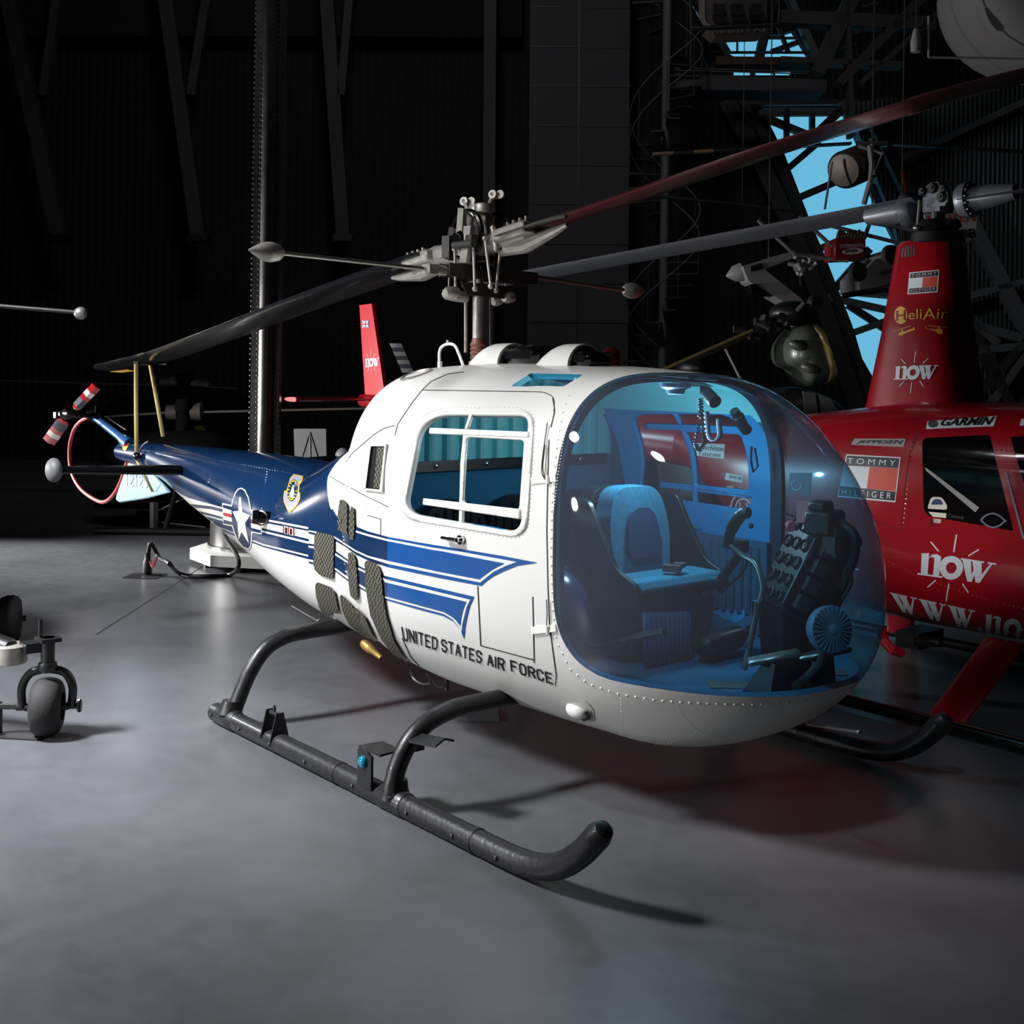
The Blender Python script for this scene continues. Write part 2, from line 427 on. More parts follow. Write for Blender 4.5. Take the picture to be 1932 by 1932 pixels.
STK = {'U': [[(0, 1), (0, .2), (.2, 0), (.8, 0), (1, .2), (1, 1)]], 'N': [[(0, 0), (0, 1)], [(0, 1), (1, 0)], [(1, 0), (1, 1)]], 'I': [[(0, 0), (0, 1)]],
       'T': [[(0, 1), (1, 1)], [(.5, 1), (.5, 0)]], 'E': [[(1, 1), (0, 1), (0, 0), (1, 0)], [(0, .52), (.8, .52)]], 'D': [[(0, 0), (0, 1), (.75, 1), (1, .8), (1, .2), (.75, 0), (0, 0)]],
       'S': [[(1, .78), (.8, 1), (.2, 1), (0, .8), (0, .68), (.2, .52), (.8, .5), (1, .34), (1, .2), (.8, 0), (.2, 0), (0, .22)]], 'A': [[(0, 0), (.5, 1), (1, 0)], [(.2, .34), (.8, .34)]],
       'R': [[(0, 0), (0, 1), (.78, 1), (1, .84), (1, .66), (.78, .5), (0, .5)], [(.55, .5), (1, 0)]], 'F': [[(1, 1), (0, 1), (0, 0)], [(0, .52), (.8, .52)]],
       'O': [[(.2, 0), (.8, 0), (1, .2), (1, .8), (.8, 1), (.2, 1), (0, .8), (0, .2), (.2, 0)]], 'C': [[(1, .75), (.8, 1), (.2, 1), (0, .8), (0, .2), (.2, 0), (.8, 0), (1, .25)]],
       '1': [[(.5, 0), (.5, 1), (.2, .8)]], '2': [[(0, .75), (.2, 1), (.8, 1), (1, .8), (1, .62), (0, .1), (0, 0), (1, 0)]], '9': [[(.1, 0), (.8, 0), (1, .2), (1, .8), (.8, 1), (.2, 1), (0, .8), (0, .55), (.2, .42), (1, .42)]]}
def stroke_text(s, asp=.62, w=.16, gap=.3):
    items = []; x = 0
    for ch in s:
        if ch == ' ': x += .62; continue
        cw = 0 if ch == 'I' else asp
        items += [line2([(x + p[0] * cw, p[1]) for p in st], w) for st in STK[ch]]; x += cw + gap
    V, T = merge2(items); x -= gap
    return [(u / x, v) for u, v in V], T
GLY = {'n': (.44, [[(0, .93), (.14, 1), (.14, .07), (.2, .07), (.2, 0), (-.04, 0), (-.04, .07), (.02, .07), (.02, .9)], [(.14, .8), (.2, .97), (.27, 1), (.34, .92), (.34, .07), (.4, .07), (.4, 0), (.2, 0), (.2, .07), (.235, .07), (.235, .8), (.2, .86)]]),
       'w': (.64, [[(.02, 1), (.16, 1), (.23, .35), (.26, 0), (.18, 0)], [(.18, 1), (.34, 1), (.40, .35), (.40, 0), (.33, 0)], [(.23, .35), (.26, 0), (.31, .95), (.28, .95)], [(.38, .3), (.40, 0), (.52, .95), (.49, .95)], [(.44, 1), (.58, 1), (.58, .93), (.44, .93)], [(0, 1), (.38, 1), (.38, .93), (0, .93)]]),
       '.': (.2, [[(.08 + .06 * math.cos(t), .12 + .13 * math.sin(t)) for t in [math.pi * k / 6 for k in range(12)]]])}
def serif_word(s, rays=False, tight=0):
    V = []; T = []; x = 0
    def poly(p):
        n = len(V); V.extend(p); T.extend(tuple(i + n for i in t) for t in tessellate_polygon([[Vector((a, b, 0)) for a, b in p]]))
    cx = 0
    for ch in s:
        if ch == 'o':
            cx = x + .19; m = 22; n = len(V); V.extend([(cx + r * math.cos(t), .5 + h * math.sin(t)) for r, h in ((.2, .53), (.09, .25)) for t in [2 * math.pi * k / m for k in range(m)]])
            T.extend(f for k in range(m) for f in ((n + k, n + (k + 1) % m, n + m + k), (n + (k + 1) % m, n + m + (k + 1) % m, n + m + k))); x += .42 - tight
        else:
            w, ps = GLY[ch]; [poly([(a + x, b) for a, b in p]) for p in ps]; x += w - tight
    if rays:
        for a, r0, r1 in ((90, .7, 1.5), (48, .85, 1.35), (132, .85, 1.35), (270, .7, 1.5), (228, .85, 1.35), (312, .85, 1.35)):
            t = math.radians(a); d = Vector((math.cos(t) * .42, math.sin(t))); nn = Vector((-math.sin(t) * .011, math.cos(t) * .03)); c = Vector((cx, .5))
            poly([tuple(c + d * r0 + nn), tuple(c + d * r1 + nn), tuple(c + d * r1 - nn), tuple(c + d * r0 - nn)])
    x -= .06
    return [(u / x, v) for u, v in V], T
NOW = serif_word('now', True, .10)
# ---------------------------------------------------------------- materials
m_white = mat('white_paint', (226, 225, 220), .32, 0, .5, .25)
m_navy = mat('navy_paint', (15, 44, 80), .22, 0, .5, .6)
m_blue = mat('stripe_blue', (5, 76, 144), .3, 0, .5, .3)
m_cream = mat('cream_paint', (226, 220, 205), .35)
m_black = mat('black_paint', (14, 14, 15), .45)
m_blkgloss = mat('black_gloss', (9, 9, 11), .2, 0, .5, .4)
m_skid = mat('skid_black', (26, 26, 28), .42, 0, .5, .1, .25, 40, .35, 12)
m_steel = mat('bare_steel', (150, 146, 138), .35, .85)
m_dsteel = mat('dark_steel', (62, 60, 58), .42, .25)
m_chrome = mat('chrome', (210, 210, 210), .12, 1)
m_alu = mat('weathered_aluminium', (176, 172, 165), .42, .6, vary=.25, vscale=20)
m_red = mat('red_paint', (176, 12, 26), .25, 0, .5, .5)
m_redtail = mat('bright_red', (200, 22, 36), .35)
m_yellow = mat('yellow_paint', (222, 170, 30), .5)
m_strap = mat('yellow_webbing', (214, 190, 120), .8)
m_glass = glassmat('clear_pane', (.86, .9, .9))
m_bubble = glassmat('blue_acrylic', (.40, .70, .85), .09, (.40, .46, .60))
m_roofglass = glassmat('blue_roof_pane', (.45, .68, .86))
m_teal = mat('teal_vinyl', (70, 150, 160), .55, bump=.15, bscale=200)
m_ceil = mat('aqua_headliner', (120, 200, 205), .75)
m_bluefab = mat('blue_carpet_cloth', (17, 82, 116), .95, bump=.4, bscale=260)
m_doorblue = mat('blue_inner_door', (20, 128, 186), .45)
m_seatblue = mat('blue_seat_cloth', (30, 112, 142), .95, bump=.5, bscale=300, vary=.25, vscale=40)
m_vinylblack = mat('black_vinyl', (18, 20, 24), .35)
m_darkseam = mat('seam_dark', (30, 30, 30), .8)
m_rubber = mat('tyre_rubber', (30, 29, 30), .75, bump=.2, bscale=80)
m_copper = mat('rust_brown_boot', (120, 76, 58), .5)
m_grille = gridmat('perforated_grille', (4, 4, 6), (104, 100, 84), 66, .6)
m_letter = mat('black_lettering', (20, 20, 22), .5)
m_wlet = mat('white_lettering', (205, 214, 220), .5)
m_lamp = mat('teal_lens', (16, 120, 150), .1, 0, .5, .5)
m_grey = mat('grey_paint', (120, 120, 122), .5)
m_face = mat('dark_instrument_face', (20, 24, 27), .3)

# ---------------------------------------------------------------- the hangar
def hangar():
    # floor
    m = mat('sealed_concrete', (84, 85, 88), .30, 0, .32); nt = m.node_tree; p = nt.nodes['Principled BSDF']
    tc = nt.nodes.new('ShaderNodeTexCoord')
    def noise(sc, det=6, rough=.6):
        n = nt.nodes.new('ShaderNodeTexNoise'); n.inputs['Scale'].default_value = sc; n.inputs['Detail'].default_value = det; n.inputs['Roughness'].default_value = rough
        nt.links.new(tc.outputs['Object'], n.inputs['Vector']); return n
    a, b = noise(.9), noise(9, 8, .7)
    r = nt.nodes.new('ShaderNodeValToRGB'); r.color_ramp.elements[0].position = .3; r.color_ramp.elements[1].position = .72
    r.color_ramp.elements[0].color = lin(76, 77, 80); r.color_ramp.elements[1].color = lin(98, 99, 102)
    nt.links.new(a.outputs['Fac'], r.inputs[0])
    mx = nt.nodes.new('ShaderNodeMixRGB'); mx.blend_type = 'OVERLAY'; mx.inputs[0].default_value = .25
    nt.links.new(r.outputs[0], mx.inputs[1]); nt.links.new(b.outputs['Fac'], mx.inputs[2]); nt.links.new(mx.outputs[0], p.inputs['Base Color'])
    rr = nt.nodes.new('ShaderNodeMapRange'); rr.inputs[3].default_value = .24; rr.inputs[4].default_value = .42
    nt.links.new(b.outputs['Fac'], rr.inputs[0]); nt.links.new(rr.outputs[0], p.inputs['Roughness'])
    bm = nt.nodes.new('ShaderNodeBump'); bm.inputs['Strength'].default_value = .06; bm.inputs['Distance'].default_value = .02
    nt.links.new(a.outputs['Fac'], bm.inputs['Height']); nt.links.new(bm.outputs[0], p.inputs['Normal'])
    def W3(d, s, z): return CAM + FW * d + RT * s + UP * (z - CAM.z)
    def quadwall(name, pts, m, ext):
        b = MB(); b.prism(pts, ext); return tag(b.build(name, m), kind='structure')
    DW = 24.0
    quadwall('floor', [W3(-6, -16, 0), W3(31, -16, 0), W3(31, 19, 0), W3(-6, 19, 0)], m, (0, 0, -.12))
    j = mat('floor_joint', (30, 30, 31), .8)
    b = MB(); q = UZ(232, 1165, .0); e = UZ(380, 1070, .0); d = (e - q).normalized(); b.beam(q - d * .6, e + d * 7, .012, .004)
    tag(b.build('trim_1', j), kind='structure')
    wdark = gridmat('dark_ribbed_cladding', (15, 15, 16), (24, 24, 25), 3.2, .9, axis='X')
    panel = mat('grey_wall_panel', (64, 61, 66), .8)
    dark = mat('dark_wall', (22, 22, 24), .95)
    # back wall with the glazed strip left open: pixel outlines at the wall's own distance
    ang = math.atan2(RT.y, RT.x)
    hole = [[(1300, 0), (1318, 0), (1330, 24), (1340, 56), (1348, 66), (1472, 64), (1498, 56), (1530, 108), (1388, 108), (1352, 90), (1325, 44)],
            [(1300, -60), (1560, -60), (1545, -2), (1480, -2), (1330, -2)],
            [(1385, 124), (1500, 122), (1492, 142), (1384, 142)],
            [(1437, 203), (1592, 203), (1690, 400), (1720, 620), (1720, 800), (1655, 800), (1620, 690), (1575, 560), (1530, 420), (1480, 290)],
            [(1387, 208), (1395, 222), (1424, 276), (1419, 276), (1391, 228)], [(1440, 306), (1446, 306), (1485, 384), (1560, 560), (1614, 710), (1648, 850), (1640, 850), (1608, 712), (1553, 560), (1478, 386)],
            [(1256, 0), (1262, 8), (1264, 14), (1260, 14)], [(1271, 25), (1275, 28), (1296, 60), (1292, 60)], [(1310, 82), (1314, 84), (1342, 134), (1338, 134)]]
    outer = [(-900, -330), (2600, -330), (2600, 890), (-900, 890)]
    V2 = outer + [p for h in hole for p in h]; T = tessellate_polygon([[Vector((*p, 0)) for p in l] for l in [outer] + hole])
    def UG(x, y, d):
        p = UD(x, y, d)
        if y >= 860: p.z = 0
        return p
    P = [UG(x, y, DW) for x, y in V2]
    n = len(P); back = FW * .25; Fs = [tuple(t) for t in T]
    loops = []; k = 0
    for l in [outer] + hole: loops.append(range(k, k + len(l))); k += len(l)
    b = MB(); b.add(P + [p + back for p in P], Fs + [tuple(i + n for i in t[::-1]) for t in T] + [(l[i], l[i] + n, l[(i + 1) % len(l)] + n, l[(i + 1) % len(l)]) for l in loops for i in range(len(l))])
    tag(b.build('wall_back', wdark), kind='structure')
    for i, h in enumerate([hole[0], hole[2], hole[3], hole[5]]):
        b = MB(); b.prism([UD(x, y, DW + .12) for x, y in h], FW * .02)
        tag(b.build('window_%d' % (i + 1), m_glass), kind='structure')
    # remaining enclosure
    quadwall('wall_left', [W3(-6, -16, 0), W3(31, -16, 0), W3(31, -16, 13), W3(-6, -16, 13)], dark, -RT * .2)
    quadwall('wall_right', [W3(-6, 19, 0), W3(31, 19, 0), W3(31, 19, 13), W3(-6, 19, 13)], dark, RT * .2)
    quadwall('wall_front', [W3(-6, -16, 0), W3(-6, 19, 0), W3(-6, 19, 13), W3(-6, -16, 13)], dark, -FW * .2)
    quadwall('ceiling', [W3(-6, -16, 13), W3(DW, -16, 13), W3(DW, 19, 13), W3(-6, 19, 13)], dark, (0, 0, .2))
    # panelled stair tower and the columns standing against the back wall
    steelD = mat('hangar_steel', (46, 44, 45), .7); steelW = mat('hangar_steel_pale', (88, 92, 96), .7)
    def slab(name, pts, m, d, th, kind='structure'):
        b = MB(); b.prism([UG(x, y, d) for x, y in pts], FW * th); o = b.build(name, m); return tag(o, kind=kind)
    slab('wall_tower', [(1003, -330), (1190, -330), (1184, 884), (993, 884)], panel, 22.6, 1.2)
    k = 1
    for y in [-62, 12, 87, 161, 236, 310, 384, 459, 533, 607, 681]:
        k += 1; slab('trim_%d' % k, [(1002, y), (1189, y + 2), (1189, y + 3.2), (1002, y + 1.2)], m_black, 22.58, .03)
    k += 1; slab('trim_%d' % k, [(1094, -300), (1096.5, -300), (1089, 880), (1086.5, 880)], m_black, 22.58, .03)
    slab('wall_upper', [(-900, -330), (990, -330), (985, 70), (-900, 63)], dark, 23.4, .4)
    def strut(label, legs, d=22.4, m=steelD):
        t = thing('roof_strut', label, 'strut', UD(*legs[0][1], d), 'raking struts on the dark wall')
        for (x0, y0), (x1, y1), w in [(l[0], l[1], l[2]) for l in legs]:
            b = MB(); b.beam(UD(x0, y0, d), UD(x1, y1, d), w / F * d, .22, FW); b.build('strut_leg', m, t)
        x, y = legs[0][1]; b = MB(); b.box(UD(x, y + 5, d), (.35, .3, .12), ang); b.build('base_plate', m_black, t)
    strut('leftmost dark raking steel strut on the hangar wall', [((0, -80), (112, 445), 27), ((118, -60), (84, 180), 16)])
    strut('dark raking steel strut on the wall left of the tall riveted column', [((303, -80), (375, 445), 26), ((400, -60), (362, 180), 16)])
    strut('dark raking steel strut on the wall right of the tall riveted column', [((612, -80), (648, 445), 25), ((665, -60), (644, 180), 15)])
    t = thing('wall_column', 'tall plain dark steel column behind the rotor head', 'column', UD(920, 870, 22.2))
    b = MB(); b.prism([UG(x, y, 22.2) for x, y in [(915, -330), (939, -330), (930, 880), (909, 880)]], FW * .4); b.build('shaft', panel, t)
    # steel framing of the glazed strip
    def bar(t, name, pts, w, d=23.6, m=steelD, th=.25):
        b = MB()
        for i in range(len(pts) - 1): b.beam(UD(*pts[i], d), UD(*pts[i + 1], d), w / F * d, th, FW)
        return b.build(name, m, t)
    t = thing('window_truss', 'dark steel truss crossing the tall leaning window', 'truss', UD(1660, 860, 23.6))
    bar(t, 'chord', [(1368, 190), (1430, 300), (1500, 450), (1555, 590), (1612, 760), (1638, 870)], 30)
    bar(t, 'chord', [(1400, 195), (1470, 306), (1545, 480), (1600, 620), (1650, 790)], 13)
    bar(t, 'chord', [(1592, 190), (1640, 290), (1690, 420), (1740, 560), (1790, 760)], 22, m=steelW)
    for i, (p, q, w) in enumerate([((1430, 214), (1600, 212), 12), ((1395, 195), (1620, 193), 9), ((1443, 222), (1540, 262), 13), ((1484, 205), (1484, 262), 9), ((1532, 205), (1532, 255), 9), ((1600, 195), (1530, 262), 16),
                               ((1482, 322), (1545, 268), 12), ((1500, 376), (1580, 342), 13), ((1540, 472), (1615, 440), 13), ((1566, 545), (1660, 510), 12), ((1560, 560), (1740, 600), 13), ((1600, 575), (1700, 640), 13),
                               ((1598, 632), (1670, 606), 12), ((1614, 668), (1690, 800), 10), ((1630, 735), (1700, 700), 10), ((1575, 545), (1640, 470), 14), ((1640, 350), (1700, 470), 12), ((1650, 380), (1690, 350), 9)]):
        bar(t, 'brace', [p, q], w, 23.7, steelD if i % 2 else steelW, .15)
    t = thing('high_window_truss', 'dark steel framing across the small window near the ceiling', 'truss', UD(1440, 150, 23.6))
    bar(t, 'chord', [(1290, -40), (1372, 105)], 14); bar(t, 'chord', [(1470, -60), (1432, 110)], 16); bar(t, 'chord', [(1462, -60), (1545, 120)], 12, m=steelW)
    for p, q, w in [((1336, 72), (1520, 72), 3), ((1391, 74), (1391, 100), 2.5), ((1340, 99), (1540, 99), 3), ((1455, 98), (1510, 78), 9), ((1468, 50), (1488, 100), 7), ((1380, 133), (1500, 133), 4), ((1420, 120), (1420, 146), 9), ((1460, 120), (1460, 146), 3)]: bar(t, 'brace', [p, q], w, 23.7, steelD, .1)
    # catwalk with rails
    t = thing('catwalk', 'dark steel catwalk with railings high under the roof', 'catwalk', UD(1400, 170, 21))
    b = MB(); b.prism([UD(x, y, 21) for x, y in [(1250, 137), (1560, 150), (1560, 172), (1250, 168)]], FW * .8); b.build('deck_beam', panel, t)
    for y in (128, 132): bar(t, 'rail', [(1250, y), (1555, y + 8)], 1.6, 21, steelW, .03)
    for x in (1250, 1266, 1303, 1340, 1380, 1420, 1460, 1500): bar(t, 'post', [(x, 128), (x, 150)], 2, 21, steelD, .03)
    b = MB(); b.prism([UD(x, y, 21.4) for x, y in [(1352, 106), (1535, 108), (1540, 121), (1350, 122)]], FW * .5); b.build('soffit_panel', mat('brown_panel', (70, 55, 45), .9), t)
    for x0, w in ((1268, 4), (1302, 4)): bar(t, 'hanger', [(x0, -120), (x0, 140)], w, 21.2, steelD, .06)
    # spiral stair
    t = thing('spiral_stair', 'dim spiral staircase winding up beside the panelled tower', 'staircase', UD(1246, 884, 20.5))
    c = UD(1246, 884, 20.5); c.z = 0; b = MB(); b.cyl(c, c + UP * 9.5, .07, 10); b.build('newel_post', steelW, t)
    for s in range(44):
        a = s * .42; z = .21 * s + .2; d = Vector((math.cos(a), math.sin(a), 0)); d2 = Vector((math.cos(a + .38), math.sin(a + .38), 0))
        b = MB(); b.prism([c + UP * z + d * .07, c + UP * z + d * .6, c + UP * z + d2 * .6, c + UP * z + d2 * .07], UP * .03); b.build('tread', steelD, t)
    for zz in (.95, .5): 
        b = MB(); b.tube([c + Vector((math.cos(s * .21) * .6, math.sin(s * .21) * .6, .105 * s + .2 + zz)) for s in range(88)], .012, 6); b.build('handrail', steelW, t)
    b = MB()
    for s in range(0, 44, 2): a = s * .42; q = c + Vector((math.cos(a) * .6, math.sin(a) * .6, .21 * s + .2)); b.cyl(q, q + UP * .95, .009, 5)
    b.build('baluster', steelD, t)
    # corrugated cladding on the right with pale truss members
    corr = gridmat('corrugated_steel', (34, 40, 44), (78, 86, 92), 5.5, .55, axis='X')
    b = MB(); pts = [(1598, 195), (2300, 100), (2300, 884), (1722, 884), (1722, 760), (1715, 560), (1688, 420)]; b.prism([UG(x, y, 23.2) for x, y in pts], FW * .2)
    tag(b.build('wall_corrugated', corr), kind='structure')
    t = thing('roof_truss', 'pale grey lattice truss on the corrugated wall at right', 'truss', UD(1900, 880, 22.8))
    for i, (p, q, w) in enumerate([((1640, 215), (1960, 880), 20), ((1800, 360), (1945, 640), 26), ((1700, 300), (1935, 190), 12), ((1730, 390), (1790, 345), 10), ((1822, 560), (1940, 528), 12), ((1840, 615), (1940, 642), 16), ((1850, 740), (1960, 610), 14), ((1845, 660), (1960, 650), 14), ((1700, 480), (1880, 650), 16), ((1845, 770), (1960, 765), 10), ((1870, 760), (1960, 630), 12)]):
        bar(t, 'chord' if i < 2 else 'lattice_bar', [p, q], w, 22.8, steelW if i % 3 else steelD, .2)
    t = thing('ceiling_truss', 'dark lattice beams running up under the roof at upper right', 'truss', UD(1500, 130, 20))
    for i, (p, q, w) in enumerate([((1540, 140), (1660, -120), 26), ((1580, 160), (1900, -170), 16), ((1620, 160), (1960, -150), 9), ((1470, 35), (1760, 48), 24), ((1470, 115), (1700, 125), 10), ((1595, -20), (1605, 260), 8)]):
        bar(t, 'chord', [p, q], w, 20, steelD, .3)
    for i in range(8): bar(t, 'lattice_bar', [(1560 + i * 12, 120 - i * 26), (1600 + i * 14, 110 - i * 26)], 4, 20, steelD, .06)
hangar()
# ---------------------------------------------------------------- white and blue helicopter: skins
def fuselage():
    HS = [-4.75, -4.0, -3.0, -2.0, -1.5, -1.2, -.8, -.3, .25]
    zt = [1.245, 1.285, 1.309, 1.317, 1.302, 1.278, 1.40, 1.56, 1.62]; zb = [1.10, 1.035, .821, .612, .501, .458, .398, .348, .33]
    ww = [.075, .125, .265, .416, .507, .56, .63, .668, .70]; nn = [2, 2, 2.02, 2.158, 2.228, 2.3, 2.515, 2.95, 3.1]
    x = np.linspace(-4.75, .25, 130); ZT, ZB, WW, N = [pch(HS, k, x) for k in (zt, zb, ww, nn)]
    zc = ZB + (ZT - ZB) * np.interp(x, [-4.75, -1.5, -.3], [.5, .52, .55]); nb = np.interp(x, [-4.75, -1.5, -.3], [2, 2.1, 2.526])
    hull = orient_out(grid_mesh(sections(x, ZT, ZB, WW, N, zc, nb, 150)))
    CS = [-.3, .1, .6, 1.1, 1.64]; c = dict(t=[1.826, 1.943, 1.961, 1.958, 1.927], b=[.34, .297, .272, .271, .28], w=[.56, .775, .812, .797, .768], n=[1.9, 2.9, 2.68, 2.96, 3.3])
    f = lambda u, p: np.maximum(0, 1 - u ** p) ** (1 / p)
    x = np.linspace(-.3, 1.64, 150); Cc = [pch(CS, c[k], x) for k in 'tbwn']; zcc = Cc[1] + (Cc[0] - Cc[1]) * .55
    t = np.linspace(0, np.pi / 2, 56)[1:]; u = np.sin(t); xn, zn = 2.605, .983; g = u * u * (1 - u) * 4
    X2 = 1.64 + (xn - 1.64) * u; W2 = .768 * f(u, 2.09) * (1 - .069 * g); T2 = zn + (1.927 - zn) * f(u, 1.90) * (1 - .075 * g); B2 = zn + (.28 - zn) * f(u, 2.063) * (1 - .021 * g)
    N2 = 3.3 + (1.905 - 3.3) * u; zc2 = zcc[-1] + (zn - zcc[-1]) * u * u
    t = np.linspace(0, np.pi / 2, 34)[1:]; ur = np.sin(t)[::-1]; X0 = -.3 + (-.871 + .3) * ur
    W0 = .56 * f(ur, 1.929); T0 = .845 + (1.826 - .845) * f(ur, 2.045); B0 = .845 - .15 * f(ur, 2) - (.845 - .15 - .34) * np.maximum(0, 1 - ur / .35)
    N0 = 1.9 + .1 * ur; z0 = zcc[0] + (.845 - zcc[0]) * np.minimum(1, ur * 1.5)
    cat = lambda *a: np.concatenate(a)
    cab = orient_out(grid_mesh(sections(cat(X0, x, X2), cat(T0, Cc[0], T2), cat(B0, Cc[1], B2), cat(W0, Cc[2], W2), cat(N0, Cc[3], N2), cat(z0, zcc, zc2), 2.526, 300)))
    return hull, cab
HULL, CAB = fuselage()
BT = bvh(HULL, CAB)
bell = thing('helicopter', 'white and blue helicopter with a blue bubble canopy standing on black skids in the foreground', 'helicopter', (0.15, 0, 0))
def q1(pts): return [(580 + x / 3.864, 640 + y / 3.864) for x, y in pts]      # readings taken from enlarged crops
def q2(pts): return [(560 + x / 3.715, 900 + y / 3.715) for x, y in pts]
def q6(pts): return [(560 + x / 6.438, 900 + y / 6.438) for x, y in pts]
def q5(pts): return [(400 + x / 7.431, 860 + y / 7.431) for x, y in pts]
def q4(pts): return [(60 + x / 3.22, 620 + y / 3.22) for x, y in pts]
def mirror_px(V): P = V.copy(); P[:, 1] = -np.abs(P[:, 1]); return PX(P)

def skins():
    global SHELL
    hull, cab = HULL, CAB
    # boom: navy above a line, white below, white again forward of the curved edge
    zl = [onto(BT, x, y, 0, True) for x, y in [(345, 944), (400, 952), (497, 978.5), (583, 994.6), (598, 1000)]]
    zx = [-4.8] + [p.x for p in zl]; zz = [1.02] + [p.z for p in zl]
    eb = [onto(BT, x, y, 0, True) for x, y in [(619, 898), (618, 930), (622, 955), (632, 975), (645, 1000)]]
    V = hull[0]; f1 = np.interp(V[:, 0], zx, zz) - V[:, 2]
    ez = [p.z for p in eb][::-1]; ex = [p.x for p in eb][::-1]
    f2 = V[:, 0] - np.interp(V[:, 2], ez, ex)
    blue, white = split(hull, np.maximum(f1, f2))
    skin('tail_boom', blue, m_navy, bell); skin('engine_cowl', white, m_white, bell)
    # bubble
    rim = [onto(BT, x, y, 0, True) for x, y in [(1200, 1290), (1300, 1308), (1400, 1313), (1500, 1308), (1580, 1296)]]
    print('RIM', [tuple(round(k, 2) for k in p) for p in rim])
    zr = sum(p.z for p in rim[:4]) / 4
    rx = [p.x for p in rim]; rz = [p.z for p in rim]
    V = cab[0]; poly = rnd([(1.645, 3), (1.645, rz[0] + .0), (rx[0] + .25, rz[1]), (3.2, rz[2]), (3.2, 3)], [.01, .42, .2, .01, .01], 10)
    bub, shell = split(cab, sdf(V[:, 0], V[:, 2], poly))
    skin('bubble_canopy', bub, m_bubble, bell)
    # side windows, both sides: the near outline mirrored
    win = rnd(q1([(835, 538), (1628, 545), (1570, 1425), (694, 1275)]), [52, 22, 30, 32], 7)
    x, y = mirror_px(shell[0]); side = np.where(np.abs(shell[0][:, 1]) > .3, 0, 500) + np.where(shell[0][:, 0] > 1.62, 500, 0)
    glass, shell = split(shell, np.maximum(sdf(x, y, win), side - 1))
    # roof panes
    x, y = mirror_px(shell[0]); rw = rnd([(962.6, 729), (1001, 704), (1101, 706.6), (1063.5, 729)], 3)
    rg, shell = split(shell, np.maximum(sdf(x, y, rw), np.where(shell[0][:, 2] > 1.7, -1, 500)))
    for sgn, lab in ((-1, None), (1, None)):
        g = split(rg, -sgn * rg[0][:, 1])[0]
        if len(g[2]): skin('roof_window', g, m_roofglass, bell)
    # doors cut out of the shell so that each is its own panel
    door = rnd([(795, 737.5), (1042, 741), (1047, 800), (1033, 1000), (1034, 1190), (1006, 1256), (905, 1210), (900, 1110), (790, 1075), (745, 1010), (738, 900), (752, 800)], [6, 26, 8, 8, 20, 6, 5, 10, 20, 20, 20, 10], 6)
    x, y = mirror_px(shell[0]); lim = np.where((np.abs(shell[0][:, 1]) > .25) & (shell[0][:, 0] < 1.63) & (shell[0][:, 0] > .3), -1, 500)
    dr, shell = split(shell, np.maximum(sdf(x, y, door), lim))
    SHELL = shell
    skin('cabin_shell', shell, m_white, bell)
    ds = []
    for sgn in (1, -1):
        d = split(dr, sgn * dr[0][:, 1])[0]; g = split(glass, sgn * glass[0][:, 1])[0]
        o = skin('door', d, m_white, bell); ds.append(o); skin('window_glass', g, m_glass, o)
    # inner lining: the shell and doors again, set in by 25 mm, with closed edges
    def lining(name, M_, m, parent, dep=.028, xmin=.40):
        M_ = split(M_, xmin - M_[0][:, 0])[0]; V, N, T = M_
        I = V - N * dep; cnt = {}
        for t in T.tolist():
            for r in range(3):
                e = (t[r], t[(r + 1) % 3]); cnt[(min(e), max(e))] = cnt.get((min(e), max(e)), 0) + 1 if (min(e), max(e)) in cnt else 1
        n = len(V); rimf = []
        for t in T.tolist():
            for r in range(3):
                e = (t[r], t[(r + 1) % 3])
                if cnt[(min(e), max(e))] == 1: rimf.append((e[1], e[0], e[0] + n, e[1] + n))
        return finish(name, V.tolist() + I.tolist(), [tuple(i + n for i in t[::-1]) for t in T.tolist()] + rimf, m, parent, smooth=40)
    zc = 1.70
    up, lo = split(shell, zc - shell[0][:, 2])
    lining('headliner', up, m_ceil, bell); lining('side_lining', lo, m_bluefab, bell)
    for sgn, o in ((1, ds[0]), (-1, ds[1])):
        dd = split(dr, sgn * dr[0][:, 1])[0]; du, dl_ = split(dd, 1.735 - dd[0][:, 2]); lining('door_lining', dl_, m_doorblue, o); lining('door_headlining', du, m_ceil, o)
    return ds, rz
DOORS, RZ = skins()

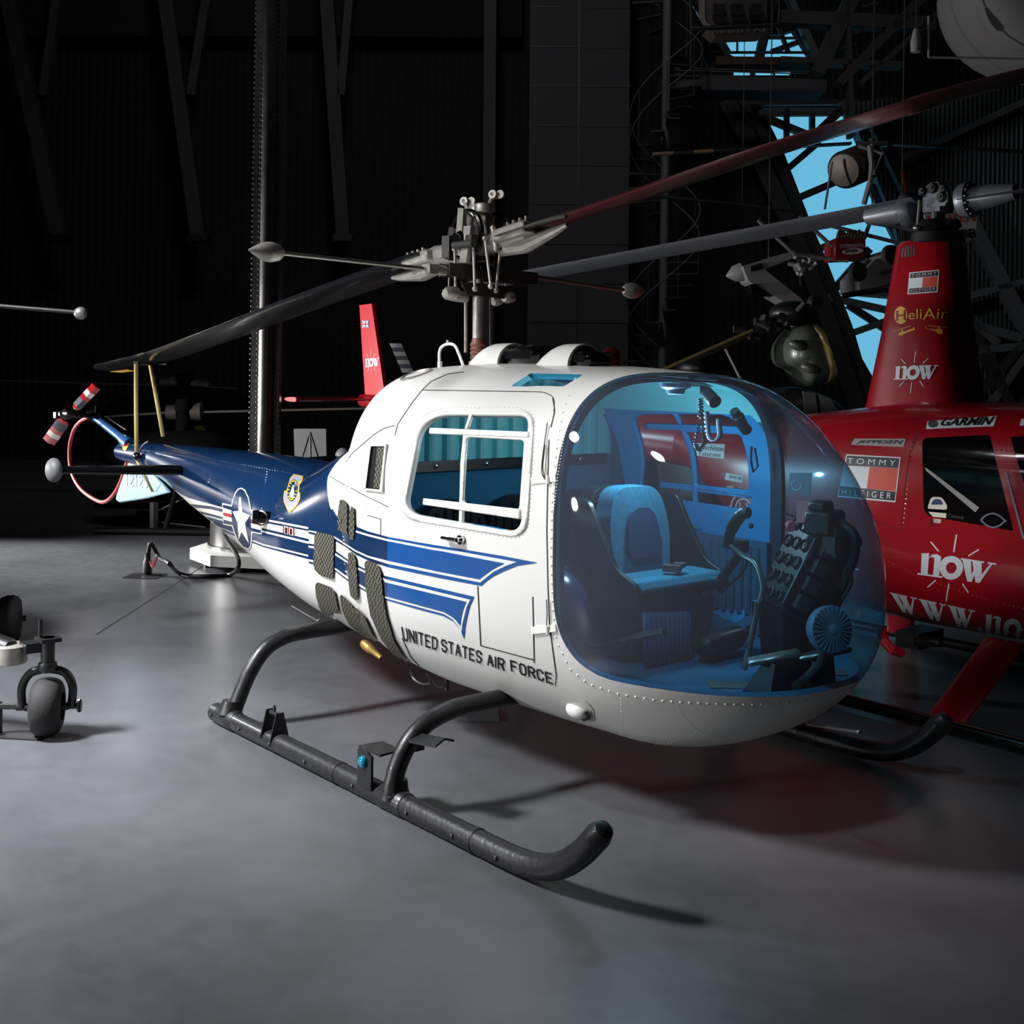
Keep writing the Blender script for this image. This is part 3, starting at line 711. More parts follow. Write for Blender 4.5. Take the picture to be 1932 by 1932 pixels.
def paint():
    near = DOORS[0]
    A = lambda name, loops, m, off=.002, par=bell, seg=6: decal(name, loops, m, par, BT, off, seg)
    def FL(name, loop, off):
        A(name, clipx(loop, 733, -1), m_navy, off); A(name, clipx(loop, 733, 1), m_blue, off)
    # upper flash
    up_o = [(583, 1006), (597, 1010.3), (633, 1020), (653, 1032), (672, 1046), (695, 1057), (732, 1069.6), (829, 1090), (908.6, 1105), (920, 1095), (931.5, 1087), (950, 1078), (977, 1067), (1015, 1061.5), (950, 1049), (878, 1037), (820, 1028), (778, 1021), (732, 1012.5), (695, 1002.5), (672, 993), (660, 988), (642, 979), (634, 971), (628, 960), (622, 966), (628, 976), (640, 984), (600, 1000), (583, 996)]
    def band(top, bot): return top + bot[::-1]
    def P(xs, ys): return list(zip(xs, ys))
    xs = [640, 672, 695, 732, 778, 820, 878]
    FL('livery_flash', up_o, .003)
    wt = q6([(530, 530), (640, 598), (720, 645), (870, 692), (1110, 752), (1674, 858)]) + q2([(1180, 527), (1545, 594)])
    wb = q2([(1290, 738), (1000, 680), (640, 607)]) + q6([(870, 975), (720, 905), (620, 838), (470, 745), (240, 682), (150, 660)])
    A('livery_white_line', wt + q2([(1470, 622), (1385, 662)]) + wb + q6([(150, 640), (300, 650), (440, 640), (520, 580)]), m_white, .0045)
    it = q6([(520, 568), (640, 622), (720, 668), (870, 716), (1110, 776), (1674, 886)]) + q2([(1000, 515), (1462, 604)])
    ib = q2([(1285, 716), (1000, 662), (650, 586)]) + q6([(870, 950), (720, 882), (620, 816), (470, 720), (240, 660), (150, 645)])
    FL('livery_flash', it + q2([(1375, 650)]) + ib + q6([(150, 560), (300, 560), (440, 470)]), .006)
    # lower flash
    lo_o = q6([(150, 805), (230, 820), (480, 900), (640, 1010), (720, 1060), (840, 1115), (1050, 1190)]) + q2([(625, 692), (1245, 838), (1215, 905), (1200, 960), (1180, 1060), (1175, 1135), (1150, 1070), (1100, 1010), (1030, 972), (850, 925), (625, 860)]) + q6([(860, 1400), (640, 1275), (480, 1150), (230, 1062), (150, 1045)])
    FL('livery_flash', lo_o, .003)
    lw = q6([(150, 830), (230, 845), (480, 925), (640, 1030), (720, 1082), (840, 1138), (1050, 1215)]) + q2([(625, 714), (1220, 858), (1195, 910), (1182, 960), (1165, 1030), (1160, 1082), (1140, 1050), (1100, 998), (1035, 958), (850, 908), (625, 847)]) + q6([(860, 1378), (640, 1250), (480, 1128), (230, 1038), (150, 1022)])
    A('livery_white_line', lw, m_white, .0045)
    li = q6([(150, 853), (230, 868), (480, 950), (640, 1052), (720, 1105), (840, 1160), (1060, 1240)]) + q2([(625, 735), (1195, 872), (1172, 930), (1160, 980), (1152, 1040), (1120, 1000), (1098, 980), (1038, 944), (850, 893), (625, 833)]) + q6([(860, 1348), (640, 1215), (480, 1103), (230, 1010), (150, 995)])
    FL('livery_flash', li, .006)
    # boom lines
    bx = [345, 400, 497, 583]
    def bl(t, b, m, off): A('boom_stripe', P(bx, t) + P(bx, b)[::-1], m, off)
    bl([944, 952, 978.5, 994.6], [960, 974, 1001, 1021.5], m_cream, .0012)
    bl([949, 955, 982, 998.6], [954, 961, 986, 1002], m_navy, .002); bl([956, 969.7, 996.6, 1016.8], [960, 973.7, 1001, 1021.5], m_navy, .002)
    bl([963, 977, 1004.7, 1026], [968, 988, 1026, 1047], m_navy, .002); bl([970, 990, 1029, 1050.4], [972, 993, 1032, 1055], m_navy, .002)
    # star roundel
    s = lambda *p: q5(p)
    A('roundel', s((150, 660), (280, 690), (290, 640), (330, 520), (370, 465), (420, 452), (470, 480), (520, 580), (560, 760), (700, 790), (705, 1100), (575, 1075), (565, 1200), (550, 1280), (520, 1310), (440, 1280), (370, 1190), (310, 1060), (290, 985), (165, 960)), m_cream, .0045)
    A('roundel', s((160, 685), (290, 712), (300, 640), (340, 530), (380, 480), (420, 466), (465, 500), (510, 590), (548, 775), (692, 806), (697, 1085), (562, 1058), (552, 1200), (540, 1268), (515, 1295), (445, 1265), (380, 1180), (322, 1050), (300, 970), (172, 945)), m_navy, .0052)
    A('roundel_bar', s((165, 725), (285, 765), (290, 925), (175, 890)), m_cream, .006); A('roundel_bar', s((168, 790), (286, 820), (288, 868), (172, 835)), m_red, .0066)
    A('roundel_bar', s((555, 840), (692, 880), (692, 1042), (560, 1005)), m_cream, .006); A('roundel_bar', s((556, 885), (692, 925), (692, 980), (558, 945)), m_red, .0066)
    A('star', s((395, 590), (415, 580), (440, 790), (548, 835), (475, 945), (532, 1225), (428, 1065), (388, 1170), (372, 935), (300, 780), (385, 775)), m_cream, .0068)
    # unit shield
    A('unit_shield', s((1148, 262), (1280, 290), (1272, 345), (1230, 420), (1225, 520), (1242, 525), (1240, 610), (1205, 690), (1135, 765), (1088, 800), (1055, 745), (1010, 640), (1005, 570), (1020, 490), (1045, 495), (1075, 400), (1095, 320)), m_yellow, .003)
    A('unit_shield', s((1152, 275), (1268, 300), (1258, 340), (1218, 418), (1212, 530), (1230, 545), (1226, 610), (1195, 680), (1130, 750), (1090, 780), (1065, 735), (1022, 640), (1016, 575), (1028, 515), (1055, 520), (1085, 405), (1106, 325)), mat('shield_grey', (150, 150, 160), .4), .004)
    el = lambda cx, cy, a, b, r=-8: [(cx + a * math.cos(t) * math.cos(math.radians(r)) - b * math.sin(t) * math.sin(math.radians(r)), cy + a * math.cos(t) * math.sin(math.radians(r)) + b * math.sin(t) * math.cos(math.radians(r))) for t in [2 * math.pi * k / 28 for k in range(28)]]
    A('shield_badge', q5(el(1138, 492, 70, 152, 8)), m_navy, .005)
    V, T = dots2(q5([(1138 + 56 * math.cos(t) * .99 - 130 * math.sin(t) * .139, 492 + 56 * math.cos(t) * .139 + 130 * math.sin(t) * .99) for t in [2 * math.pi * k / 16 for k in range(14)]]), 1.5, 8); lay('shield_stars', V, T, mat('badge_yellow', (240, 210, 20), .5), bell, BT, .006)
    A('shield_figure', s((1150, 410), (1165, 530), (1150, 600), (1105, 590), (1098, 540)), m_cream, .006)
    A('service_panel', s((1000, 978), (1160, 1020), (1160, 1125), (1010, 1085)), m_cream, .003)
    for a in (1003, 1072, 1145): A('service_mark', s((a, 980 + (a - 1000) * .25), (a + 16, 984 + (a - 1000) * .25), (a + 16, 1088 + (a - 1000) * .25), (a, 1084 + (a - 1000) * .25)), m_red, .004)
    for a in (1030, 1098): A('service_mark', s((a, 992 + (a - 1000) * .25), (a + 34, 1000 + (a - 1000) * .25), (a + 34, 1086 + (a - 1000) * .25), (a, 1078 + (a - 1000) * .25)), m_letter, .004)
    # lettering
    ws = [('UNITED', (739, 1052, 984, 1130, 984, 1206, 752, 1138)), ('STATES', (1016, 1138, 1294, 1225, 1294, 1300, 1022, 1216)), ('AIR', (1336, 1242, 1452, 1278, 1452, 1352, 1342, 1314)), ('FORCE', (1502, 1285, 1785, 1378, 1795, 1446, 1508, 1356))]
    for w, c in ws: text_on('lettering', stroke_text(w, .58, .18, .32), q2([(c[0], c[1]), (c[2], c[3]), (c[4], c[5]), (c[6], c[7])]), m_letter, bell, BT, .003)
    # perforated grilles
    G = [q6([(240, 690), (270, 662), (460, 705), (476, 740), (470, 1090), (455, 1238), (300, 1180), (240, 1120), (222, 1040), (233, 850)]), q6([(245, 1300), (275, 1265), (440, 1330), (478, 1370), (525, 1600), (532, 1650), (440, 1622), (412, 1695), (370, 1680), (300, 1590), (255, 1440)]),
         q2([(312, 830), (330, 816), (395, 880), (430, 960), (447, 1080), (380, 1030), (330, 930)]), q2([(400, 920), (425, 905), (480, 950), (530, 1060), (590, 1190), (600, 1238), (520, 1180), (450, 1080), (410, 980)]),
         q2([(490, 595), (510, 580), (580, 605), (604, 660), (620, 830), (640, 960), (690, 1130), (760, 1250), (850, 1355), (800, 1342), (700, 1255), (600, 1120), (530, 965), (498, 780)]), q2([(375, 530), (405, 520), (425, 560), (440, 700), (440, 840), (430, 860), (390, 830), (377, 720)]),
         q2([(303, 240), (315, 160), (350, 160), (370, 190), (368, 400), (302, 370)]), q2([(382, 260), (398, 197), (415, 215), (419, 370), (410, 440), (386, 440), (378, 380)])]
    for g in G: A('vent_grille', rnd(g, 3, 3), m_grille, .013)
    # seams, rivets
    seams('panel_seams', [rnd(q1([(820, 372), (1720, 385), (1800, 420), (1800, 540)]), 10)[3:-3], q1([(280, 900), (330, 830), (480, 700), (560, 650), (640, 628)]), q1([(590, 1222), (420, 1140), (160, 1000)]), q1([(440, 1285), (535, 1310), (535, 1570)]), q1([(640, 700), (660, 620), (760, 470), (830, 380), (900, 310), (1020, 255), (1140, 240)])], 1.3, m_darkseam, bell, BT)
    for l in [[(1043, 752), (1047, 775), (1040, 806)], [(1036, 830), (1034, 900), (1032, 1000), (1034, 1100), (1037, 1180), (1050, 1275), (1048, 1292)], q2([(1270, 765), (1290, 1180), (1660, 1280)]), q2([(1655, 840), (1665, 1300)]), q2([(740, 1130), (800, 1260), (920, 1390)])]: seams('door_seam', [l], 1.8, m_darkseam, near, BT, .002)
    edge = [(1086, 715), (1063, 775), (1050, 850), (1042, 950), (1040, 1050), (1043, 1150), (1050, 1210), (1075, 1262), (1110, 1290), (1165, 1309), (1240, 1322), (1300, 1326), (1380, 1329), (1450, 1329), (1520, 1322), (1580, 1310), (1625, 1290)]
    rivets('rivets', [edge], 17, .0075, m_white, bell, BT)
    rivets('rivets', [[(1172, 1318), (1174, 1396)], [(1277, 1332), (1290, 1352), (1315, 1380), (1362, 1399)], [(1172, 1396), (1220, 1404), (1260, 1403), (1315, 1384)], [(960, 724), (990, 700), (1100, 703)], [(955, 734), (1070, 734)], [(1075, 790), (1063, 830), (1052, 900), (1040, 1000)]], 6, .004, m_white, bell, BT)
    rivets('rivets', [rnd(q1([(800, 498), (1665, 500), (1612, 1470), (660, 1318)]), [62, 34, 42, 42], 8)], 8, .004, m_white, near, BT)
    rivets('rivets', [q4([(1130, 800), (1780, 915)]), q4([(1430, 870), (1395, 1100)]), q4([(1640, 980), (1560, 1170)]), q4([(815, 790), (780, 830)]), q4([(1120, 830), (1060, 960)])], 5, .004, m_navy, bell, BT)
    # window frame and sliding panes of the near door
    fo = rnd(q1([(800, 512), (1658, 520), (1602, 1455), (668, 1302)]), [58, 30, 38, 38], 8); fi = rnd(q1([(843, 548), (1620, 555), (1562, 1414), (703, 1265)]), [52, 22, 30, 32], 8)
    def strip(name, loops, off=.008, th=.012, par=near, m=m_white):
        o = decal(name, loops, m, par, BT, off)
        md = o.modifiers.new('thickness', 'SOLIDIFY'); md.thickness = th; md.offset = -1; return o
    strip('window_frame', [fo, fi[::-1]], .006, .03)
    strip('sliding_rail', q1([(900, 650), (1625, 680), (1625, 718), (895, 690)])); strip('sliding_rail', q1([(855, 1160), (1562, 1240), (1560, 1312), (850, 1205)]))
    strip('pane_divider', q1([(1185, 545), (1207, 545), (1168, 655), (1150, 655)]), .004); strip('pane_divider', q1([(1140, 700), (1165, 700), (1145, 800), (1133, 1360), (1108, 1355), (1120, 900)]), .004)
    pane_o = q1([(1138, 702), (1640, 712), (1600, 1300), (1110, 1215)]); pane_i = rnd(q1([(1163, 712), (1585, 737), (1548, 1247), (1133, 1192)]), 9)
    strip('sliding_pane_frame', [pane_o, pane_i[::-1]], .004)
    # same on the far door, mirrored
    fo3 = [c for c in near.children if c.name.startswith(('window_frame', 'sliding', 'pane_divider'))]
    far = DOORS[1]
    for c in fo3:
        me = c.data.copy(); loc = ORG[c.name]
        for v in me.vertices: v.co.y *= -1
        me.flip_normals(); me.materials[0] = m_doorblue
        o = link(c.name.split('.')[0], me, far, Vector((loc.x, -loc.y, loc.z))); md = o.modifiers.new('thickness', 'SOLIDIFY'); md.thickness = .03; md.offset = -1
    # handle, hinges, latch wires
    b = MB(); p = onto(BT, 872, 1018, .004); q = onto(BT, 872, 1018, .03); n = (q - p).normalized(); b.cyl(p, p + n * .012, .022, 20); b.cyl(p, p + n * .03, .01, 12)
    h = onto(BT, 842, 1013, .03); b.tube(bez([p + n * .03, (p + h) / 2 + n * .018, h]), [.011] * 8 + [.009] * 8 + [.006], 10); b.build('door_handle', m_chrome, near)
    for y in (905, 1187):
        b = MB(); a = onto(BT, 1036, y - 8, .008); c = onto(BT, 1036, y + 8, .008); b.cyl(a, c, .009, 10); b.beam(onto(BT, 1004, y + 2, .004), onto(BT, 1050, y - 3, .004), .03, .006, (0, -1, 0)); b.build('hinge', m_white if y > 1000 else m_white, near)
    b = MB()
    for pts in ([(1032, 840), (1028, 880), (1031, 900)], [(1035, 1130), (1036, 1160), (1034, 1190)], [(1036, 800), (1028, 860), (1026, 890), (1032, 905)]): b.tube(bez([onto(BT, x, y, .012) for x, y in pts]), .0025, 5)
    b.build('pull_wire', m_dsteel, near)
    # louvred intake behind the door
    b = MB(); c = [onto(BT, *p, .016) for p in [(700, 838), (733, 839), (725, 928), (690, 924)]]; d = [onto(BT, *p, .0) for p in [(700, 838), (733, 839), (725, 928), (690, 924)]]
    ci = [onto(BT, *p, .018) for p in [(706, 843), (731, 843), (722, 924), (696, 921)]]
    b.add(c + ci + d, [(0, 1, 5, 4), (1, 2, 6, 5), (2, 3, 7, 6), (3, 0, 4, 7), (0, 8, 9, 1), (1, 9, 10, 2), (2, 10, 11, 3), (3, 11, 8, 0)]); v = b.build('intake_frame', m_white, bell)
    A('intake_grille', [(706, 843), (731, 843), (722, 924), (696, 921)], m_black, .006, v); A('intake_mesh', [(715, 845), (730, 845), (721, 922), (707, 920)], m_grille, .009, v)
    A('bevel', [(700, 838), (706, 843), (696, 921), (690, 924)], m_white, .02, v)
    # small fairing and vent low on the nose, light on the boom flank
    p = onto(BT, 1093, 1340, 0); q = onto(BT, 1093, 1340, .02); n = (q - p).normalized(); b = MB(); sx = Vector((1, 0, 0)); sx = (sx - n * sx.dot(n)).normalized(); b.ell(p - sx * .01, .062, .04, .04, (sx, n.cross(sx), n)); b.build('drain_fairing', m_white, bell)
    A('fairing_opening', [(1097, 1352), (1112, 1335), (1118, 1352), (1104, 1357)], m_black, .012)
    A('fairing_plate', rnd([(1068, 1326), (1104, 1320), (1120, 1338), (1122, 1354), (1110, 1356), (1080, 1345)], 4), m_white, .003)
    p = onto(BT, 506, 977, 0); b = MB(); b.cyl(p + Vector((.02, .05, 0)), p + Vector((-.025, -.055, .005)), .036, 18); b.cyl(p + Vector((-.025, -.055, .005)), p + Vector((-.04, -.085, .007)), .044, 18, .040); o = b.build('boom_light', m_blkgloss, bell)
    b = MB(); b.tube([p + Vector((-.02, -.04, 0)) + Vector((0, math.cos(t) * .02, 0)) + Vector((math.cos(t) * .043, 0, math.sin(t) * .043)) for t in [2 * math.pi * k / 20 for k in range(20)]], .006, 6, closed=True); b.build('clamp', m_steel, o)
paint()
# ---------------------------------------------------------------- cabin interior
def cabin():
    fl = .62
    V = CAB[0]
    def section(x, ins):
        xs = V[:, 0]; u = np.unique(np.round(xs, 5)); k = u[np.argmin(np.abs(u - x))]; s = V[np.abs(xs - k) < 1e-4]
        c = s.mean(0); a = np.arctan2(s[:, 2] - c[2], s[:, 1] - c[1]); s = s[np.argsort(a)]
        d = s - c; L = np.linalg.norm(d, axis=1, keepdims=True); return [Vector((x, p[1], p[2])) for p in c + d * (1 - ins / L)]
    sec = section(.42, .03)
    ztop = lambda y: max([p.z for p in sec if abs(p.y - y) < .05] or [1.7])
    b = MB(); b.prism(sec, (-.03, 0, 0)); o = b.build('rear_bulkhead', m_bluefab, bell)
    # quilted upper panel: one pad per rib
    b = MB(); n = 14; w = 1.54 / n
    for i in range(n):
        y0 = -.77 + i * w; y1 = y0 + w
        def top(y): return min(ztop(y) - .03, 1.47 + .42 * max(0, 1 - (min(abs(y), .779) / .78) ** 2.6) ** .5)
        m_ = 7; ring = []
        for k in range(m_ + 1):
            t = k / m_; y = y0 + (y1 - y0) * t; x = .425 + .032 * math.sin(math.pi * t) ** .45; ring.append((x, y))
        for k in range(m_):
            (xa, ya), (xb, yb) = ring[k], ring[k + 1]
            b.add([(xa, ya, 1.46), (xb, yb, 1.46), (xb, yb, top(yb)), (xa, ya, top(ya))], [(0, 1, 2, 3)])
    b.build('quilted_panel', m_teal, o, fix=False, smooth=50)
    b = MB(); b.box((.44, 0, 1.435), (.035, 1.42, .055)); s = b.build('bulkhead_strip', m_black, o)
    b = MB()
    for y in (-.5, -.17, .17, .5): b.ell((.462, y, 1.435), .006, .012, .012)
    b.build('stud', m_chrome, o)
    # rear bench and black backrests
    b = MB(); b.box((.72, 0, .80), (.52, 1.3, .14)); b.box((.72, 0, .68), (.46, 1.26, .12)); bench = b.build('bench_seat', m_bluefab, bell)
    bench.modifiers.new('soft', 'BEVEL').width = .03
    for y in (-.44, 0, .44):
        p = [(-.21, .84), (.21, .84), (.21, 1.12)] + [(.21 * math.cos(t), 1.12 + .15 * math.sin(t)) for t in [math.pi * k / 12 for k in range(1, 12)]] + [(-.21, 1.12)]
        b = MB(); b.prism([(.47, y + a, z) for a, z in p], (.07, 0, 0))
        for k in range(-3, 4): b.tube([(.545, y + k * .055, .88), (.545, y + k * .055, 1.12 + .13 * math.cos(k * .4))], .008, 6)
        b.build('seat_backrest', m_vinylblack, bell)
    # cabin floor with carpet, raised edge
    x = np.linspace(.45, 2.37, 40); pts = []
    zc = fl
    def half(xx):
        xs = V[:, 0]; u = np.unique(np.round(xs, 5)); k = u[np.argmin(np.abs(u - xx))]; s = V[np.abs(xs - k) < 1e-4]; s = s[s[:, 1] >= 0]; s = s[s[:, 2] < 1.0]
        if not len(s): return 0
        q = s[np.argsort(s[:, 2])]; return float(np.interp(zc, q[:, 2], q[:, 1], left=0))
    hw = [max(half(v) - .05, .02) for v in x]
    kx = [(v, h) for v, h in zip(x, hw) if h > .1]; x = [k[0] for k in kx]; hw = [k[1] for k in kx]
    b = MB(); b.prism([(v, -h, fl) for v, h in zip(x, hw)] + [(v, h, fl) for v, h in list(zip(x, hw))[::-1]], (0, 0, -.03)); b.build('cabin_floor', m_bluefab, bell)
    b = MB(); b.box(UZ(1405, 1293, fl + .003), (.30, .11, .006), .85); b.build('scuff_plate', m_steel, bell)
    b = MB(); b.box(UZ(1560, 1268, fl + .003), (.26, .11, .006), .85); b.build('scuff_plate', m_steel, bell)
    # pilot seat, centred
    seat = finish('pilot_seat', [(0, 0, 0)], [], m_seatblue, bell)
    bpy.data.objects.remove(seat)
    def slab(pts, y0, y1): b = MB(); b.prism([(a, y0, z) for a, z in pts], (0, y1 - y0, 0)); return b
    b = slab([(1.24, .64), (1.60, .64), (1.645, .70), (1.665, .93), (1.18, .93), (1.18, .75)], -.27, .27); base = b.build('seat_base', m_vinylblack, bell); base.modifiers.new('soft', 'BEVEL').width = .03
    b = slab([(1.26, .93), (1.675, .94), (1.70, .965), (1.67, 1.0), (1.5, 1.0), (1.27, .975)], -.275, .275); cu = b.build('seat_cushion', m_seatblue, bell); bv = cu.modifiers.new('soft', 'BEVEL'); bv.width = .02; bv.segments = 3
    # rounded backrest
    def back(hw, zt, x0, th, lean, m, name, dz=1.0, r=.1):
        out = rnd([(-hw * .86, dz), (hw * .86, dz), (hw, zt - .18), (hw * .72, zt), (-hw * .72, zt), (-hw, zt - .18)], [.03, .03, .12, .1, .1, .12], 6)
        b = MB(); pts = [Vector((x0 - lean * (z - dz), y, z)) for y, z in out]; b.prism(pts, (-th, 0, 0)); o = b.build(name, m, bell, smooth=60); bv = o.modifiers.new('soft', 'BEVEL'); bv.width = .03; bv.segments = 3; bv.limit_method = 'ANGLE'; return o
    back(.205, 1.385, 1.44, .10, .14, m_seatblue, 'seat_back', .96); back(.235, 1.375, 1.35, .08, .14, m_vinylblack, 'seat_shell', .66)
    o = back(.115, 1.29, 1.452, .02, .14, mat('dark_blue_insert', (18, 50, 86), .95), 'seat_back_insert', 1.06)
    for s in (-1, 1):
        b = MB(); b.prism([(x_, s * .285, z_) for x_, z_ in rnd([(1.22, .80), (1.69, .90), (1.69, .985), (1.56, 1.04), (1.45, 1.2), (1.37, 1.34), (1.27, 1.34)], .04, 4)], (0, s * .025, 0)); o = b.build('seat_wing', m_vinylblack, bell); o.modifiers.new('soft', 'BEVEL').width = .008
    # seat bolster on the left with buckle, pocket curtain
    b = MB(); b.ell((1.30, -.50, .80), .24, .20, .25, pw=.8); b.build('seat_bolster', mat('deep_blue_vinyl', (16, 50, 96), .25, coat=.4), bell)
    b = MB(); rows = []
    for k in range(49): t = k / 48; rows.append((1.69 + .012 * math.sin(t * 64), -.27 + .30 * t))
    b.add([(x_ + .01, y, .635) for x_, y in rows] + [(x_, y, .87 - .03 * k / 48) for k, (x_, y) in enumerate(rows)], [(k, k + 1, 50 + k, 49 + k) for k in range(48)])
    cz = b.build('pocket_curtain', m_bluefab, bell, smooth=80); cz.modifiers.new('t', 'SOLIDIFY').thickness = .004
    b = MB(); p = UY(1268, 1072, .0); b.box(p, (.08, .05, .03), .5); b.box(p + Vector((.0, .05, .01)), (.05, .06, .02), .5); b.build('seat_belt', mat('belt_brown', (74, 58, 56), .8), bell)
    b = MB(); p = UX(1337, 1118, 1.675); b.box(p, (.02, .12, .02)); b.box(p + Vector((.01, .02, 0)), (.012, .03, .035)); b.build('seat_catch', m_chrome, bell)
    # collective lever by the seat
    b = MB(); b.tube(bez([UY(1110, 1222, -.5), UY(1150, 1216, -.5), UY(1200, 1203, -.5), UY(1255, 1192, -.5)]), [.012] * 8 + [.014] * 8 + [.018] * 9, 10); b.build('collective_lever', m_black, bell)
    # cyclic stick
    pts = [UY(x, y, -.05) for x, y in [(1377, 1030), (1402, 1048), (1424, 1062), (1436, 1090), (1438, 1118), (1428, 1150), (1418, 1200), (1404, 1262)]]
    b = MB(); b.tube(bez(pts), .014, 12); st = b.build('cyclic_stick', m_steel, bell)
    b = MB(); b.tube(bez([UY(x, y, -.05) for x, y in [(1372, 1032), (1378, 1005), (1388, 985), (1402, 968), (1412, 968)]]), [.022] * 10 + [.027] * 12 + [.024] * 11, 12); g = b.build('stick_grip', m_black, st)
    b = MB(); b.ell(UY(1405, 966, -.05), .02, .02, .018); b.ell(UY(1417, 992, -.05), .012, .012, .012); b.build('grip_button', m_dsteel, st)
    b = MB(); p = UY(1427, 1147, -.05); b.cyl(p + Vector((0, 0, -.03)), p + Vector((.005, 0, .03)), .02, 14); b.build('stick_collar', m_chrome, st)
    b = MB(); b.tube(bez([UY(x, y, .05) for x, y in [(1355, 1100), (1385, 1060), (1398, 1040)]]), .02, 10); b.box(UY(1398, 1030, .05), (.05, .05, .05)); b.build('second_grip', m_black, bell)
    b = MB(); b.tube(bez([UY(x, y, .1) for x, y in [(1398, 1035), (1410, 1055), (1400, 1080), (1375, 1105), (1360, 1120)]]), .006, 6); b.build('stick_cable', m_black, bell)
    # instrument console: slanted face with gauges, box on top
    nh = Vector((-.45, -.89, 0)).normalized(); side = Vector((.89, -.45, 0)).normalized(); A = UY(1448, 1142, -.04); up = (nh * -.47 + UP * .88).normalized(); fwd = side.cross(up).normalized()
    if fwd.dot(nh) > 0: fwd = -fwd
    B_ = A + up * .43
    def P(u, v, w=0): return A + up * u + side * v + fwd * w      # v across, w away from the pilot
    L = (B_ - A).length; wd = .125
    b = MB(); b.prism([P(0, -wd), P(L, -wd), P(L, wd), P(0, wd)], fwd * .20); con = b.build('instrument_console', m_vinylblack, bell); con.modifiers.new('soft', 'BEVEL').width = .012
    b = MB(); lw = [P(0, -wd * .9, .01), P(0, wd * .9, .01), P(.05, wd * .9, .24), P(.05, -wd * .9, .24)]; b.loft([[Vector((p.x + .03, p.y, fl)) for p in lw], lw, [p + up * .16 for p in lw]]); b.build('console_pedestal', m_vinylblack, bell)
    b = MB(); b.prism([P(.03, -wd * .93, -.006), P(L - .04, -wd * .93, -.006), P(L - .04, wd * .93, -.006), P(.03, wd * .93, -.006)], fwd * .012); b.build('instrument_panel', mat('panel_dark', (17, 19, 21), .45), con)
    for r in range(5):
        for cN in range(3):
            u = .055 + r * (L - .10) / 4.2; v = -.076 + cN * .076; rr = .027 if r > 0 else .023
            c = P(u, v, -.006); b = MB(); b.lathe([(rr, 0), (rr, .012), (rr * .86, .014), (rr * .84, .004)], c, -fwd, 22); g = b.build('gauge_bezel', m_dsteel, con)
            nd = up * math.cos(r + cN * 2) + side * math.sin(r + cN * 2)
            b = MB(); b.lathe([(rr * .83, .0045), (rr * .83, .006)], c, -fwd, 20); b.beam(c - fwd * .008 - nd * rr * .15, c - fwd * .008 + nd * rr * .7, .004, .002, fwd); b.build('gauge_face', m_face, g)
    b = MB()
    for k in range(4): b.frame(P(.07 + k * .08, wd + .02, .06), up, side, fwd, .03, .02, .03)
    b.build('side_radio', m_dsteel, con)
    b = MB(); b.tube([P(.03, wd + .002, -.006), P(L - .03, wd + .002, -.006)], .005, 6); b.build('panel_edge', m_chrome, con)
    p = UY(1556, 985, .1); b = MB(); b.box(p, (.12, .16, .10), .2); b.box(p + Vector((-.02, 0, .065)), (.08, .10, .045), .2); bx = b.build('compass_box', m_black, con); bx.modifiers.new('soft', 'BEVEL').width = .012
    p = UY(1572, 1020, .12); b = MB(); b.box(p, (.08, .12, .12), .2); b.box(p + Vector((.03, -.06, -.01)), (.05, .03, .07), .2); b.build('radio_head', m_dsteel, con)
    b = MB(); b.tube(bez([UY(x, y, .1) for x, y in [(1585, 985), (1612, 1010), (1612, 1050), (1600, 1080), (1590, 1110)]]), .02, 8); b.build('console_hose', m_black, con)
    b = MB(); b.tube(bez([UY(x, y, .1) for x, y in [(1603, 1080), (1606, 1100), (1590, 1130), (1575, 1150)]]), .008, 6); b.build('console_cable', m_black, con)
    b = MB(); p = UY(1519, 966, .05); b.frame(p, Vector((.8, .6, 0)), Vector((-.3, .4, .86)), Vector((.5, -.6, .6)), .035, .05, .002); b.build('warning_tag', mat('pink_tag', (214, 120, 120), .7), con)
    b = MB(); p = UY(1491, 992, .05); b.lathe([(.022, 0), (.024, .01), (.018, .02)], p, -FW, 16); b.build('red_knob', mat('pink_red_knob', (220, 90, 110), .4), con)
    b = MB(); b.tube([UY(1480, 968, .05), UY(1500, 975, .05), UY(1512, 990, .05)], .006, 6); b.build('knob_arm', m_black, con)
    # ventilating fan
    c = UY(1568, 1188, -.08); ax = Vector((1.0, -.42, .18)).normalized(); 
    b = MB(); b.lathe([(.03, -.09), (.075, -.065), (.093, -.03), (.096, 0), (.09, .01)], c, ax, 28); fan = b.build('fan_housing', mat('fan_blue_grey', (84, 112, 134), .4), bell)
    b = MB(); x = ax.orthogonal().normalized(); y = ax.cross(x)
    for k in range(26):
        a = 2 * math.pi * k / 26; d = x * math.cos(a) + y * math.sin(a); b.beam(c + ax * .016 + d * .02, c + ax * .014 + d * .088, .005, .006, ax)
    b.lathe([(.022, .0), (.022, .02), (.012, .026)], c, ax, 16); b.build('fan_guard', mat('fan_guard_blue', (110, 136, 152), .4), fan)
    b = MB(); b.tube(bez([c - ax * .03, UY(1552, 1240, -.08), UY(1538, 1262, -.08), UY(1500, 1296, -.08)]), .018, 8); b.build('fan_bracket', m_dsteel, fan)
